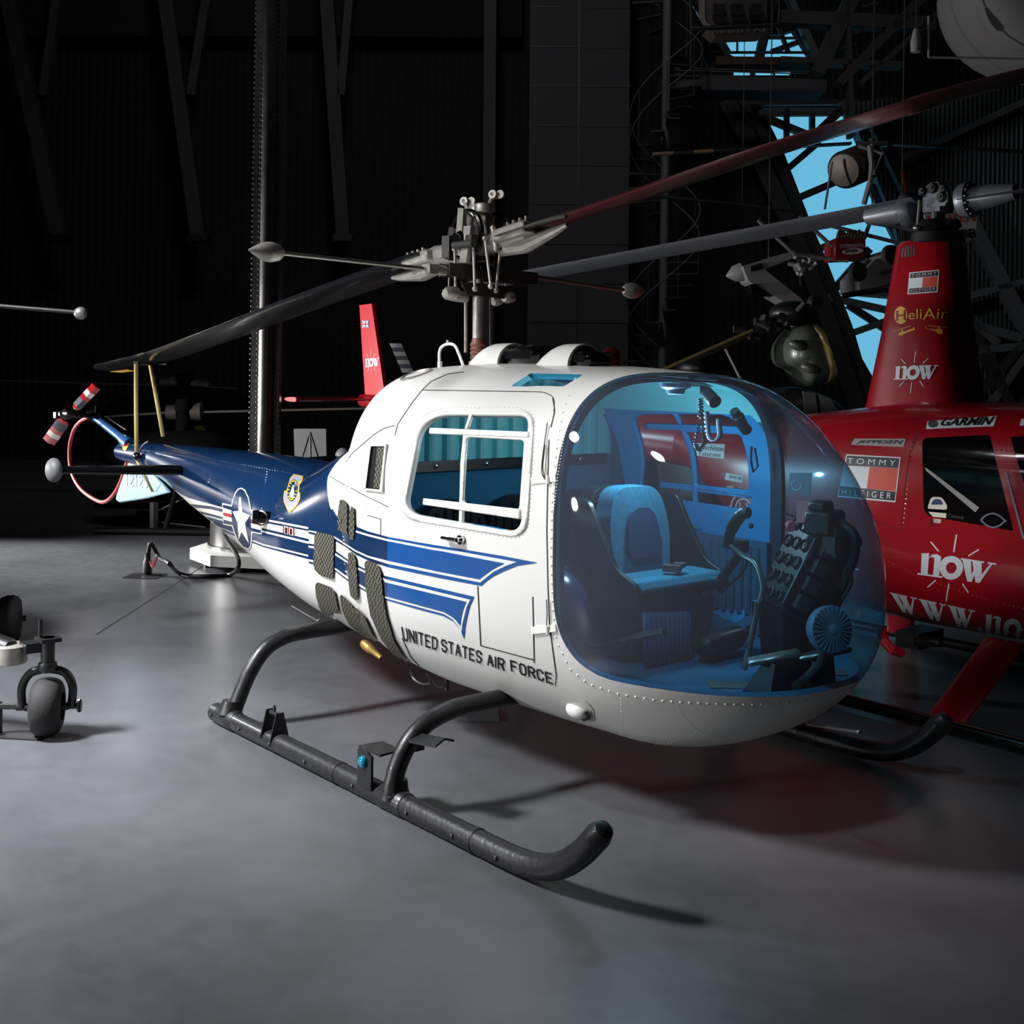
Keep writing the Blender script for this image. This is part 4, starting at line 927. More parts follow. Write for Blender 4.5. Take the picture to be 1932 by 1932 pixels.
    # pedals on boots
    for (x, y, Y) in ((1460, 1240, -.17), (1555, 1232, .05)):
        c = UY(x, y, Y); b = MB(); b.frame(c, Vector((.62, .75, .2)).normalized(), Vector((-.75, .62, 0)).normalized(), Vector((-.1, -.15, 1)).normalized(), .11, .035, .012); pd = b.build('rudder_pedal', m_steel, bell); pd.modifiers.new('soft', 'BEVEL').width = .008
        b = MB(); q = Vector((min(c.x + .05, 2.27), c.y + .02, fl)); b.loft([[q + Vector((i * .07, j * .06, 0)) for i, j in ((-1, -1), (1, -1), (1, 1), (-1, 1))], [c + Vector((i * .03, j * .03, -.02)) for i, j in ((-1, -1), (1, -1), (1, 1), (-1, 1))]]); b.build('pedal_boot', m_vinylblack, pd)
    # fire extinguisher lying under the seat front
    a, e = UZ(1322, 1224, .69), UZ(1392, 1200, .71); d = (e - a).normalized(); b = MB(); b.lathe([(.03, 0), (.052, .02), (.055, .25), (.04, .29), (.018, .31), (.018, .36), (.03, .37)], a, d, 18); b.build('extinguisher', mat('dark_bronze', (52, 44, 36), .3, .6), bell)
    # overhead lamp, spotlight on coiled cord, strap, map light
    c = UY(1275, 722, 0.0); c.z = min(c.z, 1.86); b = MB(); b.lathe([(.075, .02), (.07, .0), (.045, -.012), (.04, -.03), (.028, -.034)], c, UP, 22); b.build('dome_lamp', mat('lamp_grey_blue', (150, 168, 190), .35, .3), bell)
    dl = bpy.data.lights.new('dome_lamp_light', 'POINT'); dl.energy = 20; dl.shadow_soft_size = .05; dl.color = (.95, .98, 1); dlo = bpy.data.objects.new('dome_lamp_light', dl); COL.objects.link(dlo); dlo.location = (c.x - .15, c.y, 1.66)
    c = UY(1340, 748, 0); b = MB(); b.cyl(UY(1326, 728, 0), UY(1326, 744, 0), .014, 10); d = Vector((.6, -.2, -.35)).normalized(); b.lathe([(.018, -.06), (.028, -.04), (.03, .04), (.03, .05)], c, d, 18); sp = b.build('swivel_light', m_dsteel, bell)
    def coil(pts, r, turns):
        q = bez(pts, 10); n = len(q); out = []
        m_ = turns * 8
        for k in range(m_ + 1):
            t = k / m_ * (n - 1); i = min(int(t), n - 2); p = q[i].lerp(q[i + 1], t - i); a = k * 2 * math.pi / 8; out.append(p + RT * (r * math.cos(a)) + FW * (r * math.sin(a)))
        return out
    b = MB(); b.tube(coil([UY(x, y, 0) for x, y in [(1322, 752), (1322, 775), (1318, 810), (1313, 838), (1318, 850)]], .010, 17), .0032, 5)
    b.tube(coil([UY(x, y, 0) for x, y in [(1322, 760), (1325, 790), (1328, 820), (1329, 835), (1320, 850)]], .010, 15), .0032, 5); b.build('coiled_cord', m_black, sp)
    b = MB(); q = bez([UY(x, y, .25) for x, y in [(1332, 776), (1334, 800), (1338, 825), (1348, 833), (1358, 822), (1356, 790)]]); n = len(q)
    b.add([p - RT * .013 for p in q] + [p + RT * .013 for p in q], [(k, k + 1, n + k + 1, n + k) for k in range(n - 1)]); o = b.build('grab_strap', mat('grey_leather', (84, 92, 104), .35), bell, smooth=80); o.modifiers.new('t', 'SOLIDIFY').thickness = .004
    b = MB(); b.tube(bez([UX(x, y, 1.62) for x, y in [(1385, 775), (1392, 785), (1400, 800), (1411, 815)]]), [.024] * 8 + [.03] * 8 + [.028] * 8 + [.02], 10); b.build('padded_roll', m_vinylblack, bell)
    b = MB(); b.tube([UX(x, y, 1.60) for x, y in [(1418, 842), (1417, 870), (1421, 890), (1430, 880), (1424, 845)]], .006, 6); b.build('door_loop', m_black, bell)
    # ribbed trim panel and handle low on the far side
    b = MB()
    for k in range(12):
        xx = .98 + k * .052; b.tube([(xx, .688, .72), (xx, .69, 1.06)], .017, 6)
    b.box((1.27, .702, .88), (.68, .02, .42)); b.build('kick_panel', m_bluefab, DOORS[1])
    b = MB(); p = UY(1312, 993, .72); b.tube([p + Vector((-.05, 0, 0)), p + Vector((.05, -.01, -.01))], [.012, .009], 8); b.build('door_handle', m_chrome, DOORS[1])
    # black frame hoop between the cabin and the bubble, far side visible through the bubble
    sec = section(1.60, .045); sec = [p for p in sec if p.z > .64]
    sec = sorted(sec, key=lambda p: math.atan2(p.z - 1.0, p.y)); 
    st = [p for p in sec]; k = max(range(len(st)), key=lambda i: (st[(i + 1) % len(st)] - st[i]).length); st = st[k + 1:] + st[:k + 1]
    b = MB(); ring = []
    for p in st:
        d = Vector((0, p.y, p.z - 1.1)).normalized(); ring.append([p, p + Vector((.07, 0, 0)), p + Vector((.07, 0, 0)) + d * .03, p + d * .03])
    b.loft(ring); b.build('windscreen_hoop', mat('dark_blue_trim', (20, 34, 56), .6), bell)
cabin()

# ---------------------------------------------------------------- skids
def skids():
    for s in (-1, 1):
        Y = 1.13 * s; gear = None
        pts = [(-.66, Y, .05), (-.4, Y, .05), (1.0, Y, .05)] + [tuple(p) for p in bez([(1.55, Y, .05), (1.75, Y, .05), (1.90, Y, .055), (2.02, Y, .075), (2.13, Y, .12), (2.235, Y, .20), (2.315, Y, .285)], 4)]
        b = MB(); pts += [Vector(pts[-1]) + Vector((.026, 0, .026)), Vector(pts[-1]) + Vector((.034, 0, .036))]; b.tube(pts, [.049] * (len(pts) - 2) + [.036, .012], 20); sk = b.build('landing_skid', m_skid, bell)
        b = MB()
        for x in (-.62, -.30, .02, .36, .78, 1.20, 1.52, 1.8):
            for a in (0, 2.6): b.lathe([(.012, 0), (.011, .006), (.005, .009)], (x, Y - s * -.049 * math.cos(a) * (1 if s > 0 else 1), .05 + .049 * math.sin(a) * .5), (0, math.cos(a) * s, .2), 8)
        for x in (-.45, .6, 1.62): b.tube([(x - .012, Y, .05), (x + .012, Y, .05)], .0515, 20)
        b.build('skid_bolts', m_skid, sk)
        # bracket towards the back
        b = MB(); x = -.02
        for dx in (-.05, .05): b.prism([(x + dx, Y - .055, .06), (x + dx, Y + .055, .06), (x + dx, Y + .02, .20), (x + dx, Y - .02, .20)], (.008, 0, 0))
        b.cyl((x - .06, Y, .185), (x + .06, Y, .185), .012, 8); b.cyl((x, Y, .19), (x, Y, .225), .008, 8); b.build('wheel_bracket', m_skid, sk)
        # lamp bracket ahead of the front leg
        b = MB(); x = .90; b.prism([(x - .07, Y - .055, .07), (x + .04, Y - .055, .07), (x + .04, Y - .055, .22), (x - .04, Y - .055, .245), (x - .07, Y - .055, .23)], (0, .012, 0)); b.prism([(x - .07, Y - .05, .235), (x + .10, Y - .05, .235), (x + .12, Y + .05, .245), (x - .03, Y + .05, .245)], (0, 0, .01)); lb = b.build('lamp_bracket', m_skid, sk)
        b = MB(); b.ell((x - .02, Y - .06, .185), .028, .02, .028); b.build('marker_lens', m_lamp, lb)
        for x, prof in ((1.05, [(1.145, .06), (1.135, .15), (1.10, .235), (1.04, .31), (.955, .362), (.85, .39), (.75, .398), (.5, .398), (0, .40)]), (-.5, [(1.12, .06), (1.09, .12), (1.02, .27), (.93, .385), (.83, .435), (.73, .452), (.5, .455), (0, .46)])):
            b = MB(); q = bez([(x, y * s, z) for y, z in prof], 5); n = len(q); b.tube(q, [.042 + .014 * max(0, 1 - k / 5) for k in range(n)], 16); leg = b.build('cross_tube', m_skid, bell)
            b = MB(); b.lathe([(.0505, -.09), (.053, -.085), (.053, .085), (.0505, .09)], (x, Y, .051), (1, 0, 0), 24); b.lathe([(.066, 0), (.055, .03), (.046, .07)], (x, Y, .075), (0, -s * .12, 1), 20); b.build('skid_saddle', m_skid, leg)
            if x > 0:
                p = Vector((x, 1.03 * s, .30)); b = MB(); u = Vector((.85, -.15 * s, .05)).normalized(); w = u.cross(UP).normalized()
                b.loft([[p + u * t + w * a + UP * (.03 - abs(a) * .35) for a in (-.06, -.03, 0, .03, .06)] + [p + u * t + w * a + UP * (.02 - abs(a) * .35) for a in (.06, .03, 0, -.03, -.06)] for t in (.0, .18)]); b.box(p + Vector((0, 0, -.02)), (.05, .07, .06)); b.build('boarding_step', m_skid, leg)
    b = MB(); b.lathe([(.02, 0), (.028, .02), (.028, .07), (.02, .09), (.014, .16)], UY(684, 1212, -.42), UY(708, 1232, -.40) - UY(684, 1212, -.42), 12); b.build('drain_fitting', mat('dull_brass', (150, 120, 60), .4, .5), bell)
    b = MB(); b.tube(bez([UY(x, y, -.4) for x, y in [(775, 1265), (780, 1280), (795, 1290), (812, 1288), (805, 1270)]]), .006, 6); b.tube(bez([UY(x, y, -.35) for x, y in [(818, 1280), (822, 1292), (835, 1296), (838, 1285)]]), .006, 6); b.cyl(UY(843, 1283, -.3), UY(843, 1302, -.3), .012, 8); b.build('belly_hook', m_dsteel, bell)
    b = MB(); b.tube(bez([UY(x, y, -.25) for x, y in [(550, 1143), (590, 1166), (601, 1170), (604, 1155)]]), .004, 5); b.build('vent_pipe', m_steel, bell)
    b = MB(); b.tube([UY(1522, 1366, .0), UY(1560, 1372, -.05), UY(1620, 1381, -.1)], .006, 6); b.ell(UY(1620, 1381, -.1), .01, .01, .01); b.build('pitot_rod', m_steel, bell)
skids()

# ---------------------------------------------------------------- rotor
def blade(name, line, y0, chord, pitch, m, parent, th=.11, tipm=None, sgn=1, n=28, root=.35):
    """line: points along the span; chord lies across y; pitch lifts the leading edge"""
    q = bez(line, 6); rings = []
    N = len(q)
    for k, p in enumerate(q):
        t = k / (N - 1); c = chord * (1 if t < .965 else 1 - (t - .965) / .035 * .55)
        prof = []
        for a in range(14):
            u = a / 14 * 2 * math.pi; xx = .5 * math.cos(u); tk = th * c * .5 * math.sin(u) * (1.15 - .75 * (.5 - xx)) * .9; prof.append((xx * c, tk))
        d = Vector((0, sgn * math.cos(pitch), math.sin(pitch))); nn = Vector((0, -sgn * math.sin(pitch), math.cos(pitch)))
        rings.append([p + d * a + nn * b for a, b in prof])
    b = MB(); b.loft(rings); return b.build(name, m, parent, smooth=50)
def rotor():
    m_bl = mat('rotor_blade_black', (22, 20, 21), .28, 0, .5, .4); m_bl2 = mat('rotor_blade_maroon', (30, 19, 21), .25, 0, .4, .2)
    Ll = [UY(x, y, 0) for x, y in [(818, 487), (700, 527), (560, 577), (400, 637), (300, 672), (190, 697)]]
    Lr = [UY(x, y, 0) for x, y in [(970, 444), (1200, 368), (1450, 284), (1700, 207), (1932, 142)]]; d = (Lr[-1] - Lr[-2]).normalized(); Lr.append(Vector((5.6, 0, Lr[-1].z + .12)))
    Ba = blade('main_rotor_blade', Ll, 0, .29, math.radians(9), m_bl, bell, sgn=-1); Bf = blade('main_rotor_blade', Lr, 0, .29, math.radians(6), m_bl2, bell, sgn=1)
    # yellow tip at the trailing edge, steel tip cap seam
    p = UY(205, 697, 0); b = MB(); b.prism([UY(206, 701, .06), UY(226, 702, .10), UY(252, 699, .10), UY(240, 697, .04)], (0, .02, -.004)); b.build('tip_marking', m_yellow, Ba)
    # mast
    b = MB(); b.cyl((.152, 0, 1.98), (.152, 0, 2.66), .028, 20); b.build('rotor_mast', m_alu, bell)
    b = MB(); b.lathe([(.05, 0), (.05, .02)] + [(.036 + .008 * (k % 2), .03 + k * .012) for k in range(9)] + [(.03, .15)], (.152, 0, 1.95), UP, 20); b.build('mast_boot', m_copper, bell)
    for px, r in ((879, .010), (893, .006), (925, .005)):
        b = MB(); b.cyl(UY(px, 665, -.02), UY(px, 560, -.02), r, 10); b.build('control_rod', m_alu if r > .008 else m_dsteel, bell)
    # hub: yoke, grips, trunnion
    c = Vector((.155, 0, 2.60))
    b = MB(); b.lathe([(.05, -.10), (.085, -.075), (.10, -.03), (.10, .03), (.085, .06), (.05, .07), (.06, .10), (.075, .13), (.075, .20), (.06, .23), (.02, .24)], c, UP, 24); hub = b.build('rotor_hub', m_alu, bell)
    b = MB()
    for s in (-1, 1):
        b.ell(c + Vector((0, s * .11, .03)), .05, .06, .06); b.cyl(c + Vector((0, s * .05, .03)), c + Vector((0, s * .17, .03)), .035, 16)
        b.tube([c + Vector((math.cos(t) * .13, s * .09, .06 + math.sin(t) * .13)) for t in [2 * math.pi * k / 24 for k in range(24)]], .016, 8, closed=True)
    b.build('gimbal_ring', m_blkgloss, hub)
    for s, L_, px in ((-1, Ll, 1), (1, Lr, -1)):
        d = (L_[1] - L_[0]).normalized(); a = L_[0]
        b = MB(); b.tube([c + d * .05, c + d * .14, a - d * .05, a + d * .12], [.06, .055, .065, .05], 16); b.frame(a + d * .06, d, Vector((0, 1, 0)), d.cross(Vector((0, 1, 0))), .13, .10, .035); g = b.build('blade_grip', m_alu, hub); g.modifiers.new('soft', 'BEVEL').width = .01
        b = MB(); e = Vector((0, 1, 0)) * (-s); b.tube([a - d * .10 - UP * .06, a + d * .10 - UP * .075, a + d * .32 - UP * .05, a + d * .42 - UP * .035], [.035, .042, .026, .012], 10); b.build('drag_brace', m_alu, hub)
        b = MB()
        for k in range(4): b.cyl(a + d * (.02 + k * .05) + Vector((0, -.06, .03)), a + d * (.02 + k * .05) + Vector((0, -.06, .06)), .012, 8)
        b.build('grip_bolts', m_steel, hub)
    b = MB(); b.beam(c + Vector((-.03, -.12, -.05)), c + Vector((.02, -.14, .2)), .05, .02, (0, -1, 0)); b.beam(c + Vector((.06, -.12, .10)), c + Vector((.05, -.14, -.1)), .06, .03, (0, -1, 0)); b.build('pitch_horn', m_alu, hub)
    # counterweights on arms above the hub
    for px, py, qx, qy, Y in ((876, 380, 893, 418, -.06), (930, 367, 918, 400, .02)):
        b = MB(); b.cyl(UY(px, py, Y), UY(qx, qy, Y), .012, 10); arm = b.build('weight_arm', m_alu, hub)
        p = UY(px, py, Y); b = MB(); ax = Vector((.35, -.9, .1)); b.lathe([(.024, -.02), (.027, 0), (.024, .010), (.011, .010), (.011, .004)], p, ax, 20); b.lathe([(.022, -.01), (.024, .012)], p + Vector((.025, .035, 0)), ax, 18); b.cyl(p, p + Vector((.03, .04, 0)), .010, 8); b.build('counterweight', m_alu, arm)
    p = UY(912, 395, -.03); b = MB(); b.lathe([(.045, -.02), (.05, -.015), (.05, .02), (.045, .03), (.02, .03)], p, UP, 22); b.cyl(p, UY(918, 447, -.04), .012, 10); b.build('damper_cup', m_alu, hub)
    b = MB(); b.beam(UY(857, 430, -.1), UY(846, 490, -.1), .05, .035, (0, -1, 0)); b.beam(UY(862, 432, -.1), UY(868, 490, -.08), .02, .03, (0, -1, 0)); b.build('damper_arm', m_dsteel, hub)
    b = MB()
    for p0, p1, r_, Y in (((858, 470), (860, 560), .008, -.14), ((893, 455), (896, 545), .009, -.12), ((915, 450), (926, 540), .008, -.10), ((944, 468), (936, 548), .008, .02), ((870, 440), (884, 500), .012, -.10), ((930, 430), (936, 470), .014, -.06)): b.cyl(UY(*p0, Y), UY(*p1, Y), r_, 8); b.ell(UY(*p0, Y), .016, .016, .016); b.ell(UY(*p1, Y), .016, .016, .016)
    b.build('pitch_links', m_alu, hub)
    b = MB(); b.lathe([(.11, 0), (.115, .01), (.115, .025), (.10, .035)], c + UP * -.09, UP, 28); b.lathe([(.09, 0), (.09, .03), (.06, .04)], c + UP * -.14, UP, 24); b.build('lower_collar', m_blkgloss, hub)
    b = MB()
    for k in range(10): t_ = 2 * math.pi * k / 10; b.cyl(c + Vector((.088 * math.cos(t_), .088 * math.sin(t_), .06)), c + Vector((.088 * math.cos(t_), .088 * math.sin(t_), .085)), .010, 6)
    b.build('hub_bolts', m_steel, hub)
    b = MB(); b.box(c + Vector((-.12, -.13, .0)), (.05, .04, .12), .3); b.box(c + Vector((.10, -.14, .02)), (.07, .03, .06), -.2); b.cyl(c + Vector((-.02, -.16, .0)), c + Vector((.14, -.15, .0)), .022, 12); b.build('trunnion_block', m_dsteel, hub)
    # stabiliser bar across the hull
    x = .155; a, e = UX(505, 475, x), UX(1195, 549, x); u = (e - a).normalized()
    b = MB(); b.tube([a + u * .08, UX(800, 507, x)], .011, 10); sb = b.build('stabiliser_bar', m_steel, bell); b = MB(); b.tube([UX(1000, 521, x), e - u * .07], .013, 10); b.build('stabiliser_bar', m_steel, bell)
    for p, s in ((a, 1), (e, -1)):
        b = MB(); b.lathe([(.004, -.10), (.03, -.055), (.048, -.01), (.05, .02), (.04, .06), (.018, .085)], p, u * s, 20); b.build('bar_weight', m_alu, sb)
    d = u; n_ = Vector((1, 0, 0))
    b = MB()
    for dx in (-.045, .045): b.beam(UX(838, 509, x) + n_ * dx, UX(1004, 527, x) + n_ * dx, .012, .07)
    b.build('bar_frame', m_dsteel, sb)
    b = MB(); b.box(UX(812, 508, x), (.07, .06, .05)); b.cyl(UX(806, 507, x), UX(840, 511, x), .028, 12); b.build('bar_pivot', m_alu, sb); b = MB(); b.cyl(UX(985, 523, x), UX(1004, 526, x), .028, 12); b.build('bar_pivot', m_dsteel, sb)
    # mixing plate with twin damper cylinders
    b = MB()
    for dx in (-.05, .05): b.prism([UX(px, py, x + dx) for px, py in [(868, 531), (955, 540), (950, 564), (880, 556)]], (.008, 0, 0))
    mp = b.build('mixing_frame', m_dsteel, bell)
    for px, py, ex, ey, dx in ((838, 553, 880, 562, -.08), (840, 552, 862, 551, .06), (930, 570, 950, 560, -.06), (950, 562, 968, 560, .05)):
        b = MB(); p, q = UX(px, py, x + dx), UX(ex, ey, x + dx); w = (q - p).normalized(); L = (q - p).length; b.lathe([(.022, 0), (.032, .015), (.034, L * .5), (.028, L), (.02, L + .004)], p, w, 18); b.build('hydraulic_damper', m_alu, mp)
    b = MB(); b.cyl(UX(848, 505, x - .06), UX(847, 545, x - .06), .006, 8); b.cyl(UX(954, 535, x - .06), UX(953, 562, x - .06), .005, 8); b.build('damper_link', m_steel, mp)
    b = MB(); b.lathe([(.03, -.03), (.06, -.02), (.06, .02), (.03, .03)], (.152, 0, 2.36), UP, 20); b.build('swashplate', m_dsteel, bell)
rotor()

# ---------------------------------------------------------------- roof and tail
def roof_tail():
    def scoop(base, w, l, h, name, mm):
        rings = []
        for k in range(9):
            t = k / 8; x = base[0] - l / 2 + l * t; hh = h * (math.sin(min(t * 1.5, 1) * math.pi / 2) ** .8) + .004; ww = w * (.35 + .65 * min(1, t * 1.6) ** .5)
            rings.append([Vector((x, base[1] + ww / 2 * math.cos(a), base[2] + hh * math.sin(a) ** .9)) for a in [math.pi * j / 12 for j in range(13)]] + [Vector((x, base[1] - ww / 2, base[2] - .05)), Vector((x, base[1] + ww / 2, base[2] - .05))])
        b = MB(); b.loft(rings); o = b.build(name, mm, bell, smooth=50)
        b = MB(); b.prism([v + Vector((.002, 0, 0)) for v in [base and Vector((base[0] + l / 2, base[1] + (v.y - base[1]) * .92, base[2] + (v.z - base[2]) * .92)) for v in rings[-1]]], (.006, 0, 0)); b.build('scoop_opening', m_black, o)
    z = 1.945
    p = UY(935, 684, -.02); scoop((p.x, p.y, z), .26, .34, .12, 'air_scoop', m_white); b = MB(); b.box((p.x + .30, p.y, z + .06), (.27, .20, .10)); o = b.build('filter_box', m_blkgloss, bell); o.modifiers.new('soft', 'BEVEL').width = .03
    p = UY(1062, 690, -.12); scoop((p.x, p.y, z - .01), .24, .32, .12, 'air_scoop', m_white); b = MB(); b.box((p.x + .20, p.y, z + .04), (.14, .18, .07)); b.build('scoop_tail', m_blkgloss, bell).modifiers.new('soft', 'BEVEL').width = .02
    p = UY(1126, 682, .05); b = MB(); b.lathe([(.06, -.03), (.06, .0), (.05, .03), (.055, .035), (.05, .08), (.02, .105)], (p.x, p.y + .1, z), UP, 20); b.build('beacon', mat('dark_red_beacon', (70, 20, 22), .2, coat=.5), bell)
    b = MB(); b.cyl(UY(1145, 668, .0), UY(1152, 682, 0), .006, 6); b.build('roof_probe', m_steel, bell)
    q = bez([UY(x, y, -.12) for x, y in [(830, 692), (829, 668), (833, 655), (845, 649), (858, 652), (866, 668), (874, 690)]]); b = MB(); b.tube(q, .0085, 8); b.cyl(UY(845, 649, -.12), UY(844, 642, -.12), .006, 8); b.cyl(UY(830, 682, -.12), UY(830, 695, -.12), .014, 10); b.build('hoop_antenna', m_white, bell)
    b = MB(); p = onto(BT, 785, 706, .0); q = onto(BT, 785, 706, .01); n = (q - p).normalized(); b.lathe([(.09, -.01), (.09, .004), (.075, .006), (.07, -.002)], p, n, 24); b.build('filler_cap', m_alu, bell)
    b = MB(); b.ell(UY(1302, 700, .35), .09, .05, .05); b.build('roof_fairing', m_black, bell)
    # tail tube, gearbox
    a, e = Vector((-4.70, 0, 1.27)), Vector((-5.37, 0, 1.445)); b = MB(); b.tube([a + Vector((.12, 0, -.03)), a, a.lerp(e, .12), e], [.06, .052, .036, .034], 16); tt = b.build('tail_shaft_tube', mat('tail_blue', (42, 96, 160), .3, coat=.4), bell)
    b = MB(); b.lathe([(.02, -.09), (.05, -.06), (.055, .03), (.04, .07), (.02, .09)], e + Vector((-.06, 0, .01)), (-1, 0, .2), 16); b.cyl(e + Vector((-.07, 0, .01)), e + Vector((-.07, -.26, .02)), .022, 12); b.cyl(e + Vector((.0, 0, .04)), e + Vector((.02, .0, .10)), .012, 8); b.build('tail_gearbox', m_blkgloss, tt)
    b = MB(); b.cyl(UY(200, 786, .03), UY(238, 811, .03), .006, 6); b.build('pitch_cable', m_steel, tt)
    h = Vector((-5.36, -.25, 1.475))
    b = MB(); b.lathe([(.03, -.05), (.045, -.02), (.045, .03), (.03, .05), (.015, .08)], h, (0, -1, 0), 16); b.cyl(h + Vector((-.12, -.05, .0)), h + Vector((.12, -.04, .01)), .018, 10); b.box(h + Vector((-.11, -.06, -.01)), (.06, .04, .05)); th = b.build('tail_rotor_hub', m_dsteel, bell)
    def tb(tip, inner, wd):
        t0, t1 = Vector(inner), Vector(tip); d = (t1 - t0).normalized(); w = d.cross(t0 - CAM).normalized()
        stops = [0, .12, .42, .58, .76, .90, 1.0]; names = [m_red, m_grey, m_red, m_cream, m_red, m_cream]
        b = MB(); b.loft([[t0 + (t1 - t0) * s_ + w * (wd * a * (.55 if s_ == 0 else 1)) + w.cross(d) * c for a, c in ((-.5, 0), (0, .012), (.5, 0), (0, -.012))] for s_ in stops]); o = b.build('tail_rotor_blade', [m_red, m_cream, mat('patched_grey', (60, 66, 78), .5)], th, smooth=30)
        for f in o.data.polygons:
            s_ = ((f.center + ORG[o.name]) - t0).dot(d) / (t1 - t0).length; f.material_index = 0 if s_ < .1 else 2 if s_ < .42 else 0 if s_ < .58 else 1 if s_ < .8 else 0 if s_ < .9 else 0
    tb((-4.74, -.24, 1.735), (-5.20, -.25, 1.53), .085); tb((-5.87, -.24, 1.20), (-5.45, -.25, 1.42), .12)
    ring = [UY(x, y, 0) for x, y in [(172, 785), (163, 789), (150, 797), (138, 815), (131, 850), (135, 890), (152, 922), (180, 943), (200, 946), (220, 925), (235, 888), (243, 858)]]
    b = MB(); b.tube(bez(ring), .017, 10); b.build('tail_rotor_guard', mat('guard_red', (190, 66, 70), .4, coat=.2), bell)
    pts = [UY(x, y, 0) for x, y in [(247, 866), (236, 895), (222, 935), (221, 942), (228, 948), (275, 941), (322, 929), (292, 892)]]
    b = MB(); b.prism([p + Vector((0, .016, 0)) for p in pts], (0, -.032, 0)); fin = b.build('ventral_fin', mat('pale_blue_fin', (150, 196, 212), .35), bell); fin.modifiers.new('soft', 'BEVEL').width = .01
    text_plane('serial_number', stroke_text('12129', .62, .14, .35), [UY(x, y, -.022) for x, y in [(236, 893), (277, 898), (277, 919), (236, 915)]], m_wlet, fin)
    for sgn in (-1, 1):
        rings = []
        for k in range(13):
            y = .20 + (1.14 - .20) * k / 12; c = .20 - .07 * k / 12
            rings.append([Vector((-3.08 + c * math.cos(u) * .5 * .95, sgn * y, 1.185 - .04 * (1 - k / 12) + c * (.16 * math.sin(u) - .5 * math.cos(u) * .17))) for u in [2 * math.pi * j / 14 for j in range(14)]])
        b = MB(); b.loft(rings); st = b.build('tailplane', m_blkgloss, bell, smooth=60)
        b = MB(); b.ell((-3.08, sgn * 1.17, 1.185), .085, .055, .085); b.build('tailplane_weight', m_grey, st)
    # yellow and red warning collar at the boom end, round inspection hole
    decal('warning_collar', q4([(545, 690), (600, 680), (585, 720), (570, 745), (555, 735)]), m_yellow, bell, BT, .004); decal('warning_stripe', q4([(548, 700), (590, 697), (586, 712), (553, 718)]), m_red, bell, BT, .006)
    # strap from the blade down round the boom
    t = thing('tie_down_strap', 'yellow webbing strap tying the drooping rotor blade down to the tail boom', 'strap', UY(258, 880, -.12))
    def ribbon(pts, w, name):
        q = [Vector(p) for p in pts]; n = len(q); b = MB(); b.add([p - RT * w / 2 for p in q] + [p + RT * w / 2 for p in q], [(k, k + 1, n + k + 1, n + k) for k in range(n - 1)]); o = b.build(name, m_strap, t); o.modifiers.new('t', 'SOLIDIFY').thickness = .004; return o
    ribbon([UY(257, 684, -.10), UY(257, 760, -.12), UY(258, 852, -.15)], .034, 'strap'); ribbon([UY(283, 684, .08), UY(295, 750, .08), UY(308, 824, .06)], .034, 'strap')
    ribbon([UY(258, 868, -.15), UY(270, 892, -.12), UY(288, 928, -.03)], .024, 'strap_tail')
    b = MB(); p = UY(258, 861, -.15); b.ell(p, .045, .03, .035); b.build('strap_hook', m_blkgloss, t)
    b = MB(); b.tube(bez([UY(x, y, -.14) for x, y in [(262, 858), (265, 848), (272, 838), (280, 833)]]), .006, 6); b.build('hook_wire', m_black, t)
    b = MB(); b.tube([UY(254, 684, -.13), UY(262, 685, -.15), UY(285, 687, .10), UY(315, 686, .14)], .012, 8); b.build('blade_clamp', m_black, t)
roof_tail()
